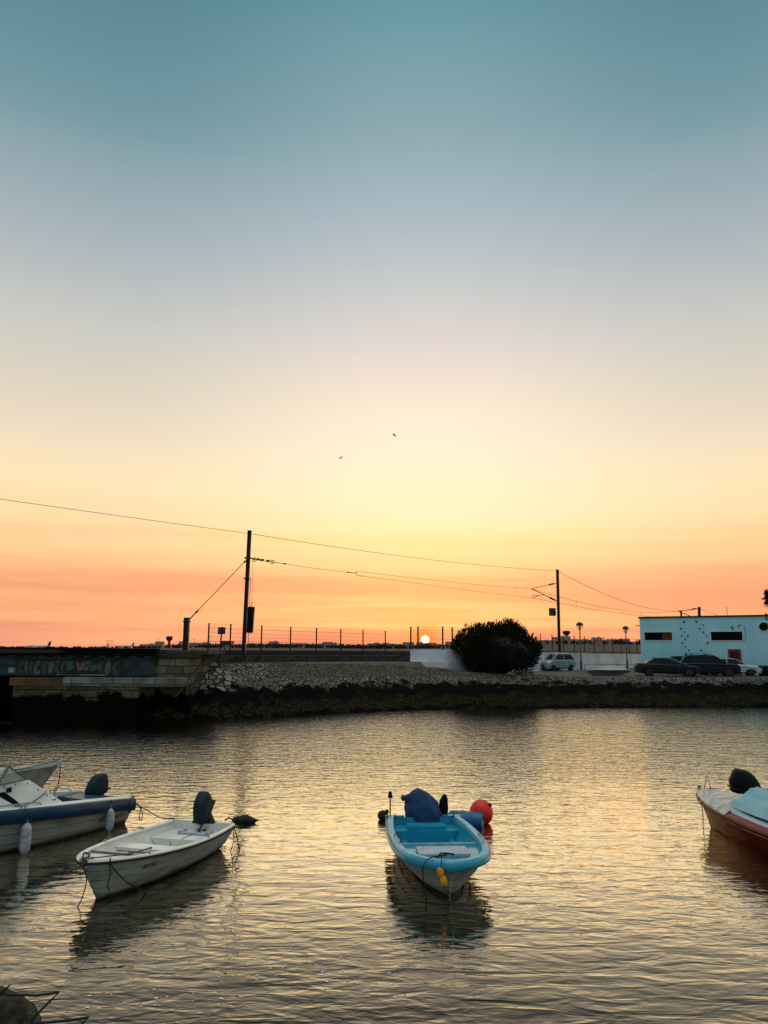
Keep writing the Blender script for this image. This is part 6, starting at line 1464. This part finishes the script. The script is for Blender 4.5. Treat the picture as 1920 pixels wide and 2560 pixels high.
rope('dark rope tangled over the bow roller of the red-brown wooden boat', [wd_(bt+Vector((-.2, .08, .08))), wd_(bt+Vector((.0, .05, .1))), wd_(bt+Vector((.08, 0, .02))), wd_(bt+Vector((.05, 0, -.12))), wd_(bt+Vector((-.02, .03, -.26))), wd_(bt+Vector((-.06, .02, -.32)))], .016)
rope('thin bow line dropping from the red-brown wooden boat into the water', [wd_(bt+Vector((.05, 0, .0))), wd_(bt+Vector((-.08, .05, -.5))), wd_(bt+Vector((-.12, .1, -.8)))], .009)
# ---- boat hidden behind it, whose black motor shows
hh_ = Hull(3.9, .75, lambda t: .50+.2*t**2, lambda t: -.12+.08*t**3, .5, Bw=.6, full=2.4, fullw=1.9)
th_ = thing('grey_dinghy', 'pale dinghy moored behind the red-brown boat, only its stern edge showing by the black motor', 'boat', HID_LOC, HID_RZ)
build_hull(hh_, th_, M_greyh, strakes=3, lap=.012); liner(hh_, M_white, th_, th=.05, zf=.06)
q = MB(); q.loft(sweep(rim_path(hh_, 30), [(.06, -.02), (.06, .025), (-.03, .03), (-.035, -.02)]), closed_ring=True); q.build('gunwale', M_fender, th_, smooth=50)
deck(hh_, .05, .8, .28, .05, .06).build('stern_bench', M_greyh, th_); deck(hh_, 1.9, 2.2, .34, .3, .06).build('thwart', M_greyh, th_)
outboard('outboard_motor', 'large black outboard motor rising behind the white cover at the right edge', worldof(th_, (-.02, 0, .22)), HID_RZ, R(14), 1.32, M_black)

# ------------------------------------------------------------ weedy stone, bent rods and foam in the foreground
rs_ = at(-55, 2560, 5.2)
sk_ = Vector((rs_.x-.12, rs_.y-.05, 0))
t = thing('weedy_rock', 'mossy brown rock at the bottom left corner of the photo', 'rock', sk_)
q = MB(); q.ball((0, 0, 1.0), 1, 48, 30, (.58, .5, .82)); rr = random.Random(8)
for v in q.v:
    d_ = (v-Vector((0, 0, 1))).normalized(); k = .06*math.sin(v.x*9+v.z*3)+.05*math.sin(v.y*11+v.x*4)+.03*math.sin(v.z*17)+rr.uniform(-.012, .012); v += d_*k
q.build('stone', mat('mossy_rock', (60, 50, 26), .95, col2=(14, 12, 7), nscale=9, bump=.04, bscale=22, lo=.4, hi=.6), t, smooth=70)
YR = 5.0
def rodpt(px, py, y=YR): return at(px, py, y)
M_rod = mat('black_bent_rod', (12, 11, 10), .7)
def rod(label, pts, r):
    q = MB(); q.tube(pts, r, 6); tag(q.build('bent_rod', M_rod, loc=pts[0], smooth=50), label, 'rod', 'bent rods by the mossy rock')
rod('upper bent black rod forming a sharp hook over the mossy rock', [rodpt(-20, 2484), rodpt(40, 2487), rodpt(90, 2488.5), rodpt(148, 2481), rodpt(128, 2500), rodpt(86, 2541), rodpt(78, 2556)], .0075)
rod('short forked black rod tip at the left edge above the mossy rock', [rodpt(-18, 2500), rodpt(8, 2478), rodpt(28, 2460)], [.006, .010, .003])
rod('lower bent black rod reaching right at the bottom edge beside the mossy rock', [rodpt(60, 2560), rodpt(120, 2556), rodpt(170, 2551), rodpt(222, 2543), rodpt(204, 2561), rodpt(190, 2580)], .0075)
fo = MB(); rr = random.Random(12)
spots = [(224, 2489), (239, 2504), (311, 2507), (278, 2485), (353, 2516), (386, 2513), (390, 2495), (218, 2518), (247, 2500)]
for k in range(70): spots.append((rr.uniform(380, 1000), rr.gauss(2445, 45)))
for px, py in spots:
    if not 2340 < py < 2556: continue
    c = on(px, py, .004); s_ = rr.uniform(.004, .016); n = 7; st_a = rr.uniform(1, 2.2)
    ring = [c+Vector((s_*st_a*math.cos(2*math.pi*i/n)*rr.uniform(.7, 1.2), s_*math.sin(2*math.pi*i/n)*rr.uniform(.7, 1.2), 0)) for i in range(n)]
    fo.add(ring+[c+Vector((0, 0, .006))], [(i, (i+1) % n, n) for i in range(n)])
tag(fo.build('foam', mat('pale_foam', (245, 246, 240), .6)), 'small pale flecks of foam drifting on the near water', 'foam', kind='stuff')
